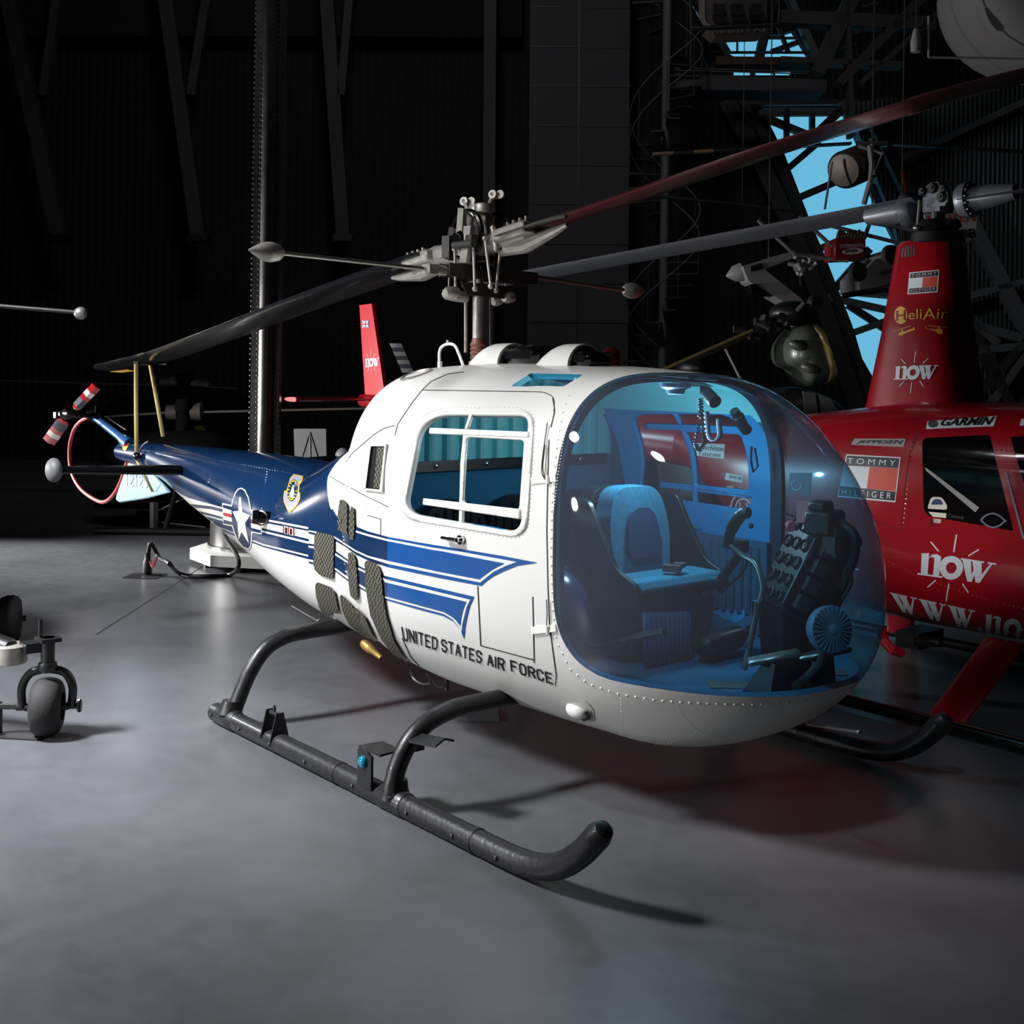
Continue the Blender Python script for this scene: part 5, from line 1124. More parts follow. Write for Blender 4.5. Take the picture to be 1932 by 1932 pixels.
# ---------------------------------------------------------------- red helicopter beside it
def red_machine():
    Y0 = 2.9; m_rw = mat('red_machine_paint', (150, 14, 26), .28, 0, .5, .5, vary=.06, vscale=8)
    xs = [-1.0, -.5, 0, .45, .9, 1.3, 2.1, 2.7, 3.2, 3.55, 3.75]; t = [1.56, 1.58, 1.62, 1.67, 1.73, 1.77, 1.78, 1.70, 1.42, 1.10, .86]; bt = [1.30, 1.05, .72, .52, .42, .395, .40, .42, .46, .52, .62]; w = [.16, .32, .48, .58, .63, .645, .645, .62, .53, .36, .10]; n = [2.2, 2.4, 2.8, 3.2, 3.4, 3.4, 3.3, 3.0, 2.6, 2.3, 2]
    x = np.linspace(-1.0, 3.75, 110); ZT, ZB, WW, N = [pch(xs, k, x) for k in (t, bt, w, n)]
    body = orient_out(grid_mesh(sections(x, ZT, ZB, WW, N, ZB + (ZT - ZB) * .5, N * .95, 110, Y0)))
    r = thing('helicopter', 'glossy red helicopter covered in sponsor stickers parked behind the white and blue one', 'helicopter', (1.3, Y0, 0))
    skin('fuselage', body, m_rw, r)
    # tail cone, fin, tailplane, tail rotor
    b = MB(); b.tube([(-.6, Y0, 1.40), (-2.5, Y0, 1.47), (-5.45, Y0, 1.58)], [.22, .15, .07], 18); b.build('tail_cone', m_rw, r)
    P = lambda *q: [UY(a, c, Y0) for a, c in q]
    pts = P((681, 576), (704, 573), (729, 745), (735, 790), (703, 800), (692, 750)); b = MB(); b.prism([p + Vector((0, .02, 0)) for p in pts], (0, -.04, 0)); fin = b.build('vertical_fin', m_redtail, r)
    fo = -.022
    F3 = lambda *q: [UY(a, c, Y0 + fo) for a, c in q]
    text_plane('logo', NOW, F3((689, 676), (713, 675), (713, 691), (690, 693)), m_wlet, fin)
    u = m_navy
    def plate(name, q, m, par, o=0): return text_plane(name, ([(0, 0), (1, 0), (1, 1), (0, 1)], [(0, 1, 2), (0, 2, 3)]), [p + Vector((0, o, 0)) for p in F3(*q)], m, par)
    fl = plate('union_flag', [(683, 605), (695.5, 604), (696, 618), (684, 619)], mat('flag_blue', (40, 60, 130), .5), fin, -.001)
    for i, (q, m_) in enumerate([([(683, 606), (684.5, 604.5), (696, 617), (694.8, 618.5)], m_wlet), ([(694, 604.3), (695.5, 605.5), (685, 619), (683.6, 617.5)], m_wlet), ([(687.8, 604.5), (691.2, 604.3), (691.8, 618.5), (688.4, 619)], m_wlet), ([(683.2, 609.8), (695.6, 609), (695.8, 613.4), (683.6, 614.2)], m_wlet), ([(688.8, 604.5), (690.2, 604.3), (690.9, 618.5), (689.4, 619)], m_red), ([(683.2, 611), (695.6, 610.2), (695.8, 612.2), (683.6, 613)], m_red)]):
        plate('flag_stripe', q, m_, fin, -.002 - i * .0004)
    b = MB(); q = UY(700, 760, Y0); b.loft([[Vector((-5.25 + .16 * math.cos(a), y, 1.60 + .022 * math.sin(a))) for a in [2 * math.pi * k / 12 for k in range(12)]] for y in (Y0 - .95, Y0 + .2)]); st = b.build('tailplane', m_rw, r)
    b = MB(); b.loft([[Vector((-5.25 + .165 * s * math.cos(a), Y0 - .95 - o, 1.60 + .026 * s * math.sin(a))) for a in [2 * math.pi * k / 16 for k in range(16)]] for s, o in ((1, 0), (.9, .02))]); b.build('tailplane_tip', m_redtail, st)
    A, B_ = UY(746, 648, Y0 - .2), UY(770, 703, Y0 - .2); d = (B_ - A); w_ = RT * .045 * 1.3
    b = MB(); b.loft([[A + d * k / 7 - w_, A + d * k / 7 + FW * .012, A + d * k / 7 + w_, A + d * k / 7 - FW * .012] for k in range(8)]); tb = b.build('tail_rotor_blade', [mat('blade_pale', (205, 206, 208), .5), mat('blade_slate', (92, 96, 112), .5)], r)
    for f in tb.data.polygons: f.material_index = int(((f.center + ORG[tb.name]) - A).dot(d) / d.length_squared * 7 - .01) % 2
    b = MB(); b.cyl(UY(778, 722, Y0 - .2), UY(778, 722, Y0), .03, 12); b.build('tail_gearbox', m_dsteel, r)
    # mast fairing
    zs = [(1.60, .66, 1.56, .26), (1.72, .76, 1.50, .24), (2.2, .86, 1.42, .20), (2.76, .955, 1.345, .165), (2.79, .98, 1.32, .14)]
    b = MB(); b.loft([[Vector(((x0 + x1) / 2 + (x1 - x0) / 2 * math.copysign(abs(math.cos(a)) ** .8, math.cos(a)), Y0 + w2 * math.copysign(abs(math.sin(a)) ** .55, math.sin(a)), z)) for a in [2 * math.pi * k / 48 for k in range(48)]] for z, x0, x1, w2 in zs]); mf = b.build('mast_fairing', m_rw, r, smooth=40)
    me = mf.data; off = ORG[mf.name]; tree2 = BVHTree.FromPolygons([tuple(v.co + off) for v in me.vertices], [tuple(p.vertices) for p in me.polygons])
    q = lambda *p: [(1400 + a / 3.632, 380 + c / 3.632) for a, c in p]
    D = lambda name, l, m, o=.002, par=mf: decal(name, l, m, par, tree2, o)
    for k in range(5): D('louvre', q((1098 + k * 20, 318 - k * 5), (1110 + k * 20, 312 - k * 5), (1104 + k * 20, 385 - k * 3), (1092 + k * 20, 388 - k * 3)), m_black)
    m_nv = mat('label_navy', (14, 20, 34), .4); m_or = mat('label_orange', (190, 58, 30), .45)
    D('sponsor_plate', q((1148, 488), (1352, 468), (1340, 622), (1134, 638)), m_wlet); D('sponsor_band', q((1156, 493), (1344, 475), (1341, 510), (1152, 528)), m_nv, .003); D('sponsor_band', q((1146, 598), (1334, 582), (1331, 616), (1142, 631)), m_nv, .003); D('sponsor_field', q((1240, 522), (1340, 512), (1334, 581), (1236, 590)), m_or, .003)
    text_on('sponsor_text', 'TOMMY', q((1164, 498), (1336, 481), (1333, 506), (1162, 521)), mat('label_pink', (190, 160, 165), .5), mf, tree2, .004, space=1.5); text_on('sponsor_text', 'HILFIGER', q((1150, 602), (1326, 587), (1324, 610), (1148, 625)), MATS['label_pink'], mf, tree2, .004, space=1.4)
    D('round_badge', q(*[(1090 + 45 * math.cos(t), 780 + 60 * math.sin(t)) for t in [2 * math.pi * k / 26 for k in range(26)]]), m_yellow); text_on('operator_text', 'H', q((1058, 748), (1122, 742), (1122, 815), (1058, 820)), m_rw, mf, tree2, .004, bold=.01); text_on('operator_text', 'eli', q((1142, 745), (1232, 735), (1232, 803), (1142, 812)), m_yellow, mf, tree2, .003); text_on('operator_text', 'Air', q((1240, 732), (1420, 735), (1405, 800), (1240, 810)), m_yellow, mf, tree2, .003)
    for pts in ([(1070, 915), (1075, 905), (1095, 895), (1097, 872), (1101, 872), (1104, 894), (1120, 890), (1170, 872), (1178, 858), (1186, 872), (1184, 880), (1140, 895), (1112, 908), (1095, 920)], [(1376, 900), (1362, 910), (1345, 908), (1328, 890), (1270, 872), (1262, 858), (1258, 860), (1262, 872), (1330, 878), (1344, 872), (1350, 852), (1356, 852), (1358, 872), (1374, 880)]): D('helicopter_emblem', q(*pts), m_yellow)
    seams('emblem_rotor', [q((1040, 892), (1155, 852)), q((1270, 850), (1412, 866))], .8, m_yellow, mf, tree2)
    text_on('logo', NOW, q((1052, 1128), (1325, 1122), (1305, 1218), (1048, 1222)), m_wlet, mf, tree2, .003)
    # rotor head and blades
    c = Vector((1.2, Y0, 3.02)); b = MB(); b.cyl((1.2, Y0, 2.75), (1.2, Y0, 3.0), .045, 16); b.lathe([(.15, 0), (.17, .02), (.16, .08), (.12, .10), (.15, .12), (.13, .16), (.06, .17)], (1.2, Y0, 2.76), UP, 24); sw = b.build('swashplate', m_black, r)
    b = MB(); b.prism([UY(x_, y_, Y0 - .09) for x_, y_ in [(1733, 367), (1736, 356), (1748, 354), (1755, 345), (1770, 343), (1776, 352), (1784, 350), (1787, 362), (1788, 378), (1782, 388), (1748, 391), (1748, 385), (1764, 383), (1766, 372), (1740, 368)]], (0, .025, 0)); b.prism([UY(x_, y_, Y0 + .03) for x_, y_ in [(1733, 367), (1755, 345), (1770, 343), (1787, 362), (1782, 388), (1748, 391)]], (0, .05, 0)); b.box(c, (.12, .16, .10)); hb = b.build('rotor_hub', mat('hub_grey', (112, 116, 122), .4, .4), r)
    b = MB()
    for x_, y_, rr in ((1760, 355, .035), (1741, 361, .028), (1780, 356, .028), (1776, 372, .035)): b.lathe([(rr, 0), (rr * .7, -.02), (rr * .3, -.02), (rr * .3, -.03)], UY(x_, y_, Y0 - .095), (0, 1, 0), 16)
    b.build('hub_bolts', m_dsteel, hb)
    L = [UY(x_, y_, Y0) for x_, y_ in [(1740, 384), (1700, 391), (1500, 428), (1250, 474), (1000, 520), (880, 543)]]; blade('main_rotor_blade', L, Y0, .27, math.radians(12), mat('silver_grey_blade', (104, 108, 114), .35, .3), r, th=.12, sgn=-1)
    d = (L[0] - L[1]).normalized(); L2 = [c + d * .2, c + d * 1.0 - UP * .02, c + d * 2.5 - UP * .1, c + d * 4.9 - UP * .35]; blade('main_rotor_blade', L2, Y0, .27, math.radians(4), MATS['silver_grey_blade'], r, th=.12, sgn=1)
    for s in (-1, 1):
        b = MB(); e = c + d * (.14 * s); b.lathe([(.06, 0), (.10, .02), (.115, .05), (.115, .09), (.08, .10), (.075, .22), (.05, .38)], e, d * s, 24); g = b.build('blade_grip', MATS['hub_grey'], hb)
        b = MB(); x_ = d.orthogonal().normalized(); y_ = d.cross(x_)
        for k in range(14): a = 2 * math.pi * k / 14; b.cyl(e + d * s * .09 + (x_ * math.cos(a) + y_ * math.sin(a)) * .098, e + d * s * .105 + (x_ * math.cos(a) + y_ * math.sin(a)) * .098, .010, 6)
        b.build('grip_bolts', m_chrome, g)
    b = MB(); b.cyl(UY(1735, 378, Y0 - .12), UY(1731, 428, Y0 - .12), .009, 8); b.ell(UY(1731, 430, Y0 - .12), .03, .03, .02); b.build('pitch_link', m_steel, sw)
    # windows, door, stickers on the body side
    tr = bvh(body); q = lambda *p: [(1500 + a / 2.759, 740 + c / 2.759) for a, c in p]
    E = lambda name, l, m, o=.002, par=r: decal(name, l, m, par, tr, o)
    m_win = mat('dark_window', (10, 12, 13), .08, 0, .5)
    wdw = E('door_window', rnd(q((662, 240), (1012, 222), (1137, 722), (672, 640)), [12, 9, 4, 18], 6), m_win)
    E('seat_belt', q((675, 390), (700, 405), (960, 600), (940, 625), (685, 410)), mat('belt_grey', (150, 150, 148), .6), .0035); E('window_sticker', rnd(q((695, 590), (710, 545), (765, 545), (795, 590), (792, 612), (692, 606)), 6), m_cream, .004); E('window_sticker', q(*[(742 + 30 * math.cos(t), 585 - 30 * math.sin(t)) for t in [math.pi * k / 12 for k in range(13)]]), mat('sticker_blue', (52, 64, 110), .5), .005); E('window_sticker', q((695, 622), (790, 630), (788, 655), (720, 648)), m_cream, .004)
    fish = [q(*[(970 + (1100 - 970) * t, 665 + s * 36 * math.sin(math.pi * min(1, t * 1.06)) ** .8 + t * 5) for t in [k / 14 for k in range(15)]]) for s in (-1, 1)]
    seams('fish_symbol', fish, 3.2, mat('fish_grey', (120, 122, 134), .5), r, tr, .004)
    text_on('window_text', 'Concorde', q((800, 632), (880, 642), (880, 662), (800, 650)), mat('dim_text', (70, 68, 66), .6), r, tr, .004, shear=.3)
    E('exit_label', q((722, 658), (762, 662), (758, 682), (722, 678)), m_cream, .003); text_on('exit_text', 'EXIT', q((726, 662), (757, 665), (755, 679), (725, 675)), m_letter, r, tr, .004)
    E('front_window', rnd(q((1122, 235), (1260, 225), (1300, 560), (1190, 470)), 4), m_win); 
    seams('door_frame_edge', [q((1100, 420), (1190, 760))], 4, m_grey, r, tr, .004); seams('door_edge', [q((600, 300), (578, 440), (550, 720), (420, 670)), q((640, 205), (610, 300))], 1, m_darkseam, r, tr)
    E('door_latch', q((710, 660), (718, 660), (716, 690), (732, 696), (708, 696)), m_black, .004)
    pl = E('sponsor_plate', q((690, 152), (1052, 124), (1034, 178), (682, 193)), m_wlet); text_on('sponsor_text', 'GARMIN', q((766, 140), (1042, 128), (1024, 172), (756, 178)), m_letter, r, tr, .004, shear=.25, bold=.03); E('globe_badge', q(*[(718 + 25 * math.cos(t), 166 + 20 * math.sin(t)) for t in [2 * math.pi * k / 20 for k in range(20)]]), mat('globe_grey', (70, 76, 74), .5), .004)
    E('sponsor_plate', q((310, 242), (577, 243), (565, 286), (292, 274)), mat('plate_grey', (150, 150, 148), .5)); text_on('sponsor_text', 'JEPPESEN', q((330, 250), (566, 250), (556, 276), (318, 270)), m_letter, r, tr, .004, shear=.2, bold=.02)
    E('sponsor_plate', q((1178, 140), (1260, 134), (1250, 170), (1170, 176)), m_wlet)
    E('sponsor_plate', q((268, 323), (551, 339), (523, 573), (222, 545)), m_wlet); E('sponsor_band', q((272, 330), (544, 345), (538, 395), (264, 382)), m_nv, .003); E('sponsor_band', q((236, 488), (526, 518), (519, 565), (229, 538)), m_nv, .003); E('sponsor_field', q((390, 389), (538, 396), (524, 516), (374, 502)), m_or, .003)
    text_on('sponsor_text', 'T O M M Y', q((276, 342), (528, 354), (522, 384), (272, 372)), m_wlet, r, tr, .004); text_on('sponsor_text', 'HILFIGER', q((246, 502), (504, 524), (500, 555), (244, 534)), m_wlet, r, tr, .004, space=1.6)
    text_on('logo', NOW, q((655, 830), (1018, 886), (985, 996), (650, 950)), m_wlet, r, tr, .003)
    text_on('web_address', serif_word('www.now', False, .02), q((493, 1040), (1330, 1222), (1300, 1330), (520, 1132)), m_wlet, r, tr, .003)
    rivets('rivets', [q((420, 850), (660, 970), (960, 1070), (1192, 1130)), q((610, 260), (590, 420), (560, 700)), q((950, 300), (1060, 300), (1190, 320))], 9, .006, m_rw, r, tr)
    # stickers seen through the other machine's cabin
    E('sponsor_plate', [(1300, 836), (1368, 838), (1366, 866), (1303, 858)], mat('plate_pale', (190, 196, 200), .5)); text_on('sponsor_text', 'Hutchison', [(1318, 839), (1366, 842), (1365, 852), (1318, 848)], m_letter, r, tr, .004); text_on('sponsor_text', 'Telecom', [(1318, 851), (1360, 854), (1359, 863), (1318, 859)], m_letter, r, tr, .004)
    E('sticker', [(1370, 892), (1403, 898), (1401, 911), (1368, 905)], MATS['plate_pale']); text_on('sponsor_text', 'SPARE AIR', [(1377, 896), (1401, 900), (1400, 906), (1376, 902)], m_letter, r, tr, .004)
    for x_, y_, rr in ((1330, 951, 9), (1351, 950, 8)): 
        E('round_sticker', [(x_ + rr * math.cos(t), y_ + rr * 1.1 * math.sin(t)) for t in [2 * math.pi * k / 18 for k in range(18)]], m_wlet); E('round_sticker', [(x_ + rr * .75 * math.cos(t), y_ + rr * .85 * math.sin(t)) for t in [2 * math.pi * k / 18 for k in range(18)]], m_letter, .004)
    ring = [[(1403 + a * math.cos(t), 957 + a * 1.15 * math.sin(t)) for t in [2 * math.pi * k / 30 for k in range(31)]] for a in (23, 14)]
    seams('ring_sticker', ring + [[(1392, 958), (1414, 962)], [(1397, 948), (1396, 968)], [(1410, 950), (1410, 970)]], 2.4, m_wlet, r, tr, .003)
    E('sticker', [(1362, 950), (1380, 954), (1376, 978), (1358, 974)], MATS['plate_pale']); E('sticker', [(1371, 918), (1384, 916), (1386, 932), (1376, 934)], MATS['plate_grey'])
    E('swirl_sticker', [(1491, 892), (1532, 892), (1528, 936), (1488, 930)], mat('plate_plum', (70, 66, 84), .5)); seams('swirl', [[(1497 + 9 * math.cos(t) + 6, 915 + 9 * math.sin(t)) for t in [k * .3 for k in range(16)]]], 1.6, MATS['plate_pale'], r, tr, .004)
    text_on('logo', serif_word('N'.lower()), [(1585, 1023), (1632, 1030), (1618, 1076), (1578, 1068)], m_wlet, r, tr, .003)
    # skids, struts
    for y, s in ((1.85, 1), (3.72, -1)):
        b = MB(); b.tube([(-.3, y, .05), (2.9, y, .05), (3.2, y, .06), (3.45, y, .13), (3.6, y, .26)], .036, 16); sk = b.build('landing_skid', m_blkgloss, r)
        for x_ in (.55, 1.95):
            a, e = Vector((x_ + .05, Y0 - s * .58, .46)), Vector((x_ - .06, y + s * .04, .06)); b = MB()
            b.loft([[p + Vector((.115 * math.cos(t) * k, .03 * math.sin(t), 0)) for t in [2 * math.pi * j / 18 for j in range(18)]] for p, k in ((a, 1.05), (a.lerp(e, .5), 1.0), (e, .95))]); b.build('strut_fairing', m_rw, sk)
    b = MB(); b.tube([UY(1664, 1190, 2.5), UY(1670, 1212, 2.4), UY(1682, 1225, 2.4), UY(1700, 1232, 2.5)], .03, 10); b.build('exhaust_pipe', m_rw, r)
    b = MB(); b.box(UY(1735, 1202, 2.9), (.16, .3, .1)); b.cyl(UY(1728, 1210, 2.6), UY(1776, 1212, 2.6), .03, 10); b.build('belly_fitting', m_black, r)
    b = MB(); b.tube([UY(1920, 1196, 2.24), UY(1928, 1190, 2.2), UY(1940, 1182, 2.16)], .006, 6); b.build('drain_tube', m_steel, r)
red_machine()
# ---------------------------------------------------------------- other things in the hangar
def hall():
    # riveted column on a round steel foot
    base = UD(497, 1075, 11.9); base.z = 0
    t = thing('riveted_column', 'tall bare steel column with riveted edges on a white octagonal foot behind the tail boom', 'column', base)
    b = MB(); b.loft([[base + Vector((.70 * k * math.cos(a), .70 * k * math.sin(a), z)) for a in [YAW + .39 + math.pi * i / 4 for i in range(8)]] for z, k in ((.05, 1), (.155, 1), (.17, .93))]); b.build('octagonal_foot', mat('foot_white', (196, 196, 194), .5), t)
    b = MB()
    for i in range(8): a = YAW + math.pi * i / 4; p = base + Vector((.56 * math.cos(a), .56 * math.sin(a), 0)); b.cyl(p, p + UP * .06, .05, 10)
    b.build('levelling_foot', m_black, t)
    m_st = mat('brushed_steel', (150, 148, 146), .22, .9, bump=.05, bscale=20)
    b = MB(); b.lathe([(.54, 0), (.54, .03), (.515, .04), (.515, .62), (.50, .66), (.2, .67)], base + UP * .17, UP, 48); b.build('round_sleeve', m_st, t)
    m_gal = mat('galvanised_steel', (92, 90, 88), .35, .8, vary=.35, vscale=6)
    b = MB(); b.loft([[base + UP * z + RT * (.085 * math.cos(a)) + FW * (.10 * math.sin(a)) for a in [2 * math.pi * i / 20 for i in range(20)]] for z in (.9, 8)]); b.build('shaft', m_gal, t)
    for s, w in ((-1, .072), (1, .052)):
        c = RT * (s * (.138 - w / 2 + .004)); b = MB(); b.frame(base + c + UP * 4.45, RT, FW, UP, w / 2, .05, 3.55); f = b.build('flange', mat('galvanised_lit_side', (170, 172, 174), .3, .75, vary=.4, vscale=14) if s < 0 else m_gal, t)  # left flange: brighter copy of the galvanised steel, side light painted into the colour
        b = MB()
        for k in range(135):
            z = .95 + k * .052
            for dx in (-w / 2 - .004, w / 2 - .012): q = base + c + RT * dx + UP * z - FW * .05; b.add([q + RT * x + UP * y - FW * d for x, y, d in ((-.009, -.009, 0), (.009, -.009, 0), (.009, .009, 0), (-.009, .009, 0), (0, 0, .012))], [(0, 1, 4), (1, 2, 4), (2, 3, 4), (3, 0, 4)])
        o = b.build('bolts', m_steel if s < 0 else m_dsteel, f, fix=False)  # lit and shaded side of the column, set by a lighter and darker steel
    # cable and its floor box
    c = UZ(272, 1087, 0); t = thing('floor_box', 'flat metal floor box with a black plug standing in it', 'floor box', c)
    b = MB(); p = [UZ(*q, .001) for q in [(230, 1091), (292, 1093), (316, 1083), (252, 1082)]]; b.prism(p, UP * .006); b.build('cover_plate', mat('plate_dark', (62, 62, 62), .4, .5), t)
    b = MB(); q = UZ(278, 1084, .007); b.lathe([(.03, 0), (.045, .02), (.04, .12), (.03, .14), (.028, .2)], q, UP, 14); b.build('plug', m_black, t)
    tp = q + UP * .2
    t = thing('power_cable', 'thick black power cable looping from the floor plug to the riveted column', 'cable', UZ(340, 1086, 0))
    g = [tp - UP * .03, tp + UP * .08, UZ(300, 1060, .19)] ; 
    path = [tp - UP * .03, tp + UP * .09 + RT * .03, UD(300, 1052, tp.copy().dot(FW) - CAM.dot(FW)), UD(318, 1062, 10.4), UZ(338, 1081, .03), UZ(360, 1087, .02), UZ(400, 1087, .02), UZ(435, 1084, .02), UD(450, 1068, 10.6), UD(446, 1046, 10.8), UD(428, 1018, 11.1), UD(421, 1000, 11.35)]
    b = MB(); b.tube(bez(path, 6), .02, 10); b.build('cable', m_black, t)
    b = MB(); b.tube(bez([tp - UP * .08 + RT * .02, UD(288, 1070, 10.0), UD(296, 1054, 10.05)]), .008, 6); b.build('red_tag', m_red, t)
    # carpet sample on the floor under the belly
    b = MB(); b.prism([UZ(*q, .001) for q in [(864, 1362), (942, 1362), (938, 1340), (882, 1342)]], UP * .012); tag(b.build('carpet_tile', mat('speckled_carpet', (92, 92, 96), .95, bump=.8, bscale=300, vary=.6, vscale=90)), 'small speckled grey carpet tile on the floor under the white and blue fuselage', 'carpet tile')
    # easel and board
    D_ = 13.5; z0 = UD(585, 905, D_); z0.z = 0
    b = MB(); b.prism([UD(x, y, D_) for x, y in [(554, 809), (615, 809), (616, 872), (556, 872)]], FW * .02)
    # board rests on the easel ledge, held as one display
    t = thing('easel', 'black tripod easel holding a blank white board beyond the tail boom', 'easel', z0); b.build('display_board', mat('board_white', (150, 150, 152), .8), t)
    top = UD(585, 815, D_ - .06)
    for x in (567, 586, 603):
        e = UD(x, 872, D_ - .1); d = (e - top); k = (top.z) / max(1e-3, -d.z); b = MB(); b.cyl(top, top + d * k, .012, 8); b.build('leg', m_black, t)
    # wheeled machine at the left edge: nose wheel, main wheel, axle and overhead bar
    c = UZ(88, 1388, 0); m_dk = mat('gear_black', (20, 20, 21), .4, 0, .5, .3)
    t = thing('helicopter', 'helicopter cut off by the left edge with a castor wheel, ribbed tyre and balance bar', 'helicopter', c)
    def tyre(c, ax, R, w, name='wheel', ribs=0):
        ax = Vector(ax).normalized(); b = MB(); pr = []
        for k in range(13):
            a = math.pi * k / 12; pr.append((R - w * .5 + w * .5 * math.sin(a) ** .6, -w * .5 * math.cos(a) * (1.0)))
        pr = [(R * .5, -w * .38)] + pr + [(R * .5, w * .38)]
        if ribs: pr = [(r_ - (.006 if (k % 2 and 3 < k < 12) else 0), h) for k, (r_, h) in enumerate(pr)]
        b.lathe(pr, c, ax, 36); o = b.build(name, m_rubber, t, smooth=50); b = MB(); b.lathe([(R * .5, -w * .3), (R * .5, w * .3)], c, ax, 24); b.cyl(Vector(c) - ax * w * .7, Vector(c) + ax * w * .7, .02, 10); b.build('hub', m_dsteel, o); return o
    cz = c + UP * .15; ax = (RT + FW * .18).normalized()
    tyre(cz, ax, .15, .155, 'castor_wheel')
    b = MB()
    for s in (-1, 1): b.tube(bez([cz + ax * (.12 * s), cz + ax * (.125 * s) + UP * .10, cz + ax * (.085 * s) + UP * .175, cz + UP * .2]), .022, 10)
    b.cyl(cz - ax * .15, cz + ax * .16, .016, 10); b.lathe([(.03, 0), (.035, .01), (.03, .02)], cz + ax * .15, ax, 6); fk = b.build('castor_fork', m_dk, t)
    b = MB(); b.cyl(cz + UP * .18, cz + UP * .36, .035, 14); b.lathe([(.045, 0), (.05, .02), (.045, .04)], cz + UP * .19, UP, 16); b.box(cz + UP * .35, (.12, .10, .02)); b.box(cz + UP * .31 - RT * .08, (.10, .10, .05)); b.cyl(cz + UP * .36 - RT * .04, cz + UP * .45 - RT * .04, .012, 8); b.build('castor_post', m_dk, t)
    e = cz - RT * .20 + UP * .27; b = MB(); b.lathe([(.085, -.045), (.09, -.04), (.09, .045), (.08, .05)], e, UP, 22); b.build('clamp_band', m_alu, t)
    b = MB(); b.tube([e + UP * .02, e - RT * .5 + UP * .16 + FW * .1, e - RT * 1.2 + UP * .36 + FW * .3], .06, 14); b.build('axle_leg', m_dk, t)
    b = MB(); q = cz - RT * .12; b.cyl(q, q - RT * .12, .018, 8); b.box(q - RT * .13 + UP * -.065, (.03, .03, .17)); b.box(q - RT * .13 - UP * .145, (.09, .05, .012)); b.build('towing_bracket', m_dk, t)
    b = MB(); b.prism([UZ(*q_, .001) for q_ in [(-40, 1392), (70, 1398), (98, 1384), (60, 1370), (-40, 1372)]], UP * .008); tag(b.build('floor_plate', mat('floor_plate_dark', (40, 38, 38), .5)), 'thin dark plate on the floor beneath the small castor wheel', 'floor plate')
    c2 = UZ(18, 1213, 0) + UP * .165; tyre(c2, (RT + FW * .35), .165, .15, 'main_wheel', 1)
    b = MB(); b.tube([c2, c2 - RT * .5 + UP * .1, c2 - RT * 1.2 + UP * .5], .04, 10); b.build('axle_leg', m_dk, t)
    D2 = 8.0; p = UD(152, 591, D2); b = MB(); b.ell(p, .042, .042, .042); bw = b.build('bar_weight', m_alu, t)
    b = MB(); l = UD(-260, 556, D2); b.cyl(UD(142, 589, D2), l, .014, 12); b.build('stabiliser_bar', m_dsteel, t)
    b = MB(); q = Vector((l.x, l.y, .5)); b.cyl(q, l + UP * .2, .05, 14); b.build('rotor_mast', m_steel, t)
    b = MB(); b.ell(q + UP * .3, .75, .7, .5); b.build('fuselage', m_dk, t)
    # two dim helicopters far back on the left
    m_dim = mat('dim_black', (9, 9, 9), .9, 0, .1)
    def dim(label, hub, D, zc, bladesL, bladesR, cyl, m_body, w):
        c = UD(*hub, D); t = thing('helicopter', label, 'helicopter', (c.x, c.y, 0))
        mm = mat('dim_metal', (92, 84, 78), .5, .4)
        b = MB(); b.cyl((c.x, c.y, zc), c + UP * .15, .11, 14); b.ell(c + UP * .05, .14, .14, .12); b.build('rotor_hub', m_dim, t)
        for px in bladesL, bladesR:
            b = MB(); b.beam(UD(*px[0], D), UD(*px[1], D), .16, .022); b.build('rotor_blade', mm, t)
        for a, e, r_ in cyl: b = MB(); b.lathe([(r_, 0), (r_, .12), (r_ * .8, .13), (r_ * .8, (UD(*e, D) - UD(*a, D)).length)], UD(*a, D), UD(*e, D) - UD(*a, D), 14); b.build('blade_cuff', mm, t)
        b = MB(); k = Vector((c.x, c.y, zc * .5 + .35)); b.ell(k, w, .62, zc * .5 - .2, (RT, FW, UP)); b.build('fuselage', m_body, t)
        for s in (-1, 1):
            b = MB(); a = Vector((c.x, c.y, .04)) + FW * s * .8; b.cyl(a - RT * w * .8, a + RT * w * .8, .04, 8); b.cyl(a, Vector((c.x, c.y, .8)), .03, 8); b.build('landing_skid', m_black, t)
        return t
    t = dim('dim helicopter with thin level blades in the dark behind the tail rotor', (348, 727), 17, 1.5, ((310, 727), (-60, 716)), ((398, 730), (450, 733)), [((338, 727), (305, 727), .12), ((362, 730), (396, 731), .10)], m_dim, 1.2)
    D_ = 15.5; b = MB(); b.prism([UD(x, y, D_) for x, y in [(338, 805), (372, 805), (384, 824), (424, 826), (424, 842), (330, 842)]], FW * .3); tag(b.build('display_stand', mat('tan_panel', (120, 96, 60), .8)), 'tan angular display stand in the dark beyond the tail boom', 'display stand'); o = bpy.data.objects['display_stand']
    q = UD(378, 842, D_ + .15); b = MB(); b.box((q.x, q.y, (q.z - .0) / 2), (.5, .3, q.z), math.atan2(RT.y, RT.x)); b.build('plinth', m_black, o)
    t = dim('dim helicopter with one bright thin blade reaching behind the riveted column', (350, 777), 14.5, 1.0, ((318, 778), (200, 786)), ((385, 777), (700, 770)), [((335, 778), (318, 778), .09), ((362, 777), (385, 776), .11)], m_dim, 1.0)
    D_ = 12.5; t = thing('tow_hitch', 'small pale hitch with a thin tow bar on the dark floor', 'tow bar', UZ(300, 960, 0))
    c = UZ(290, 1000, 0); b = MB(); b.box(c + UP * .16, (.10, .06, .32)); b.build('hitch_post', m_grey, t)
    b = MB(); b.cyl(c + UP * .2, c + UP * .45 + RT * .5, .012, 6); b.cyl(c + UP * .1, c + UP * .04 + RT * .6, .008, 6); b.build('tow_rod', m_grey, t)
hall()

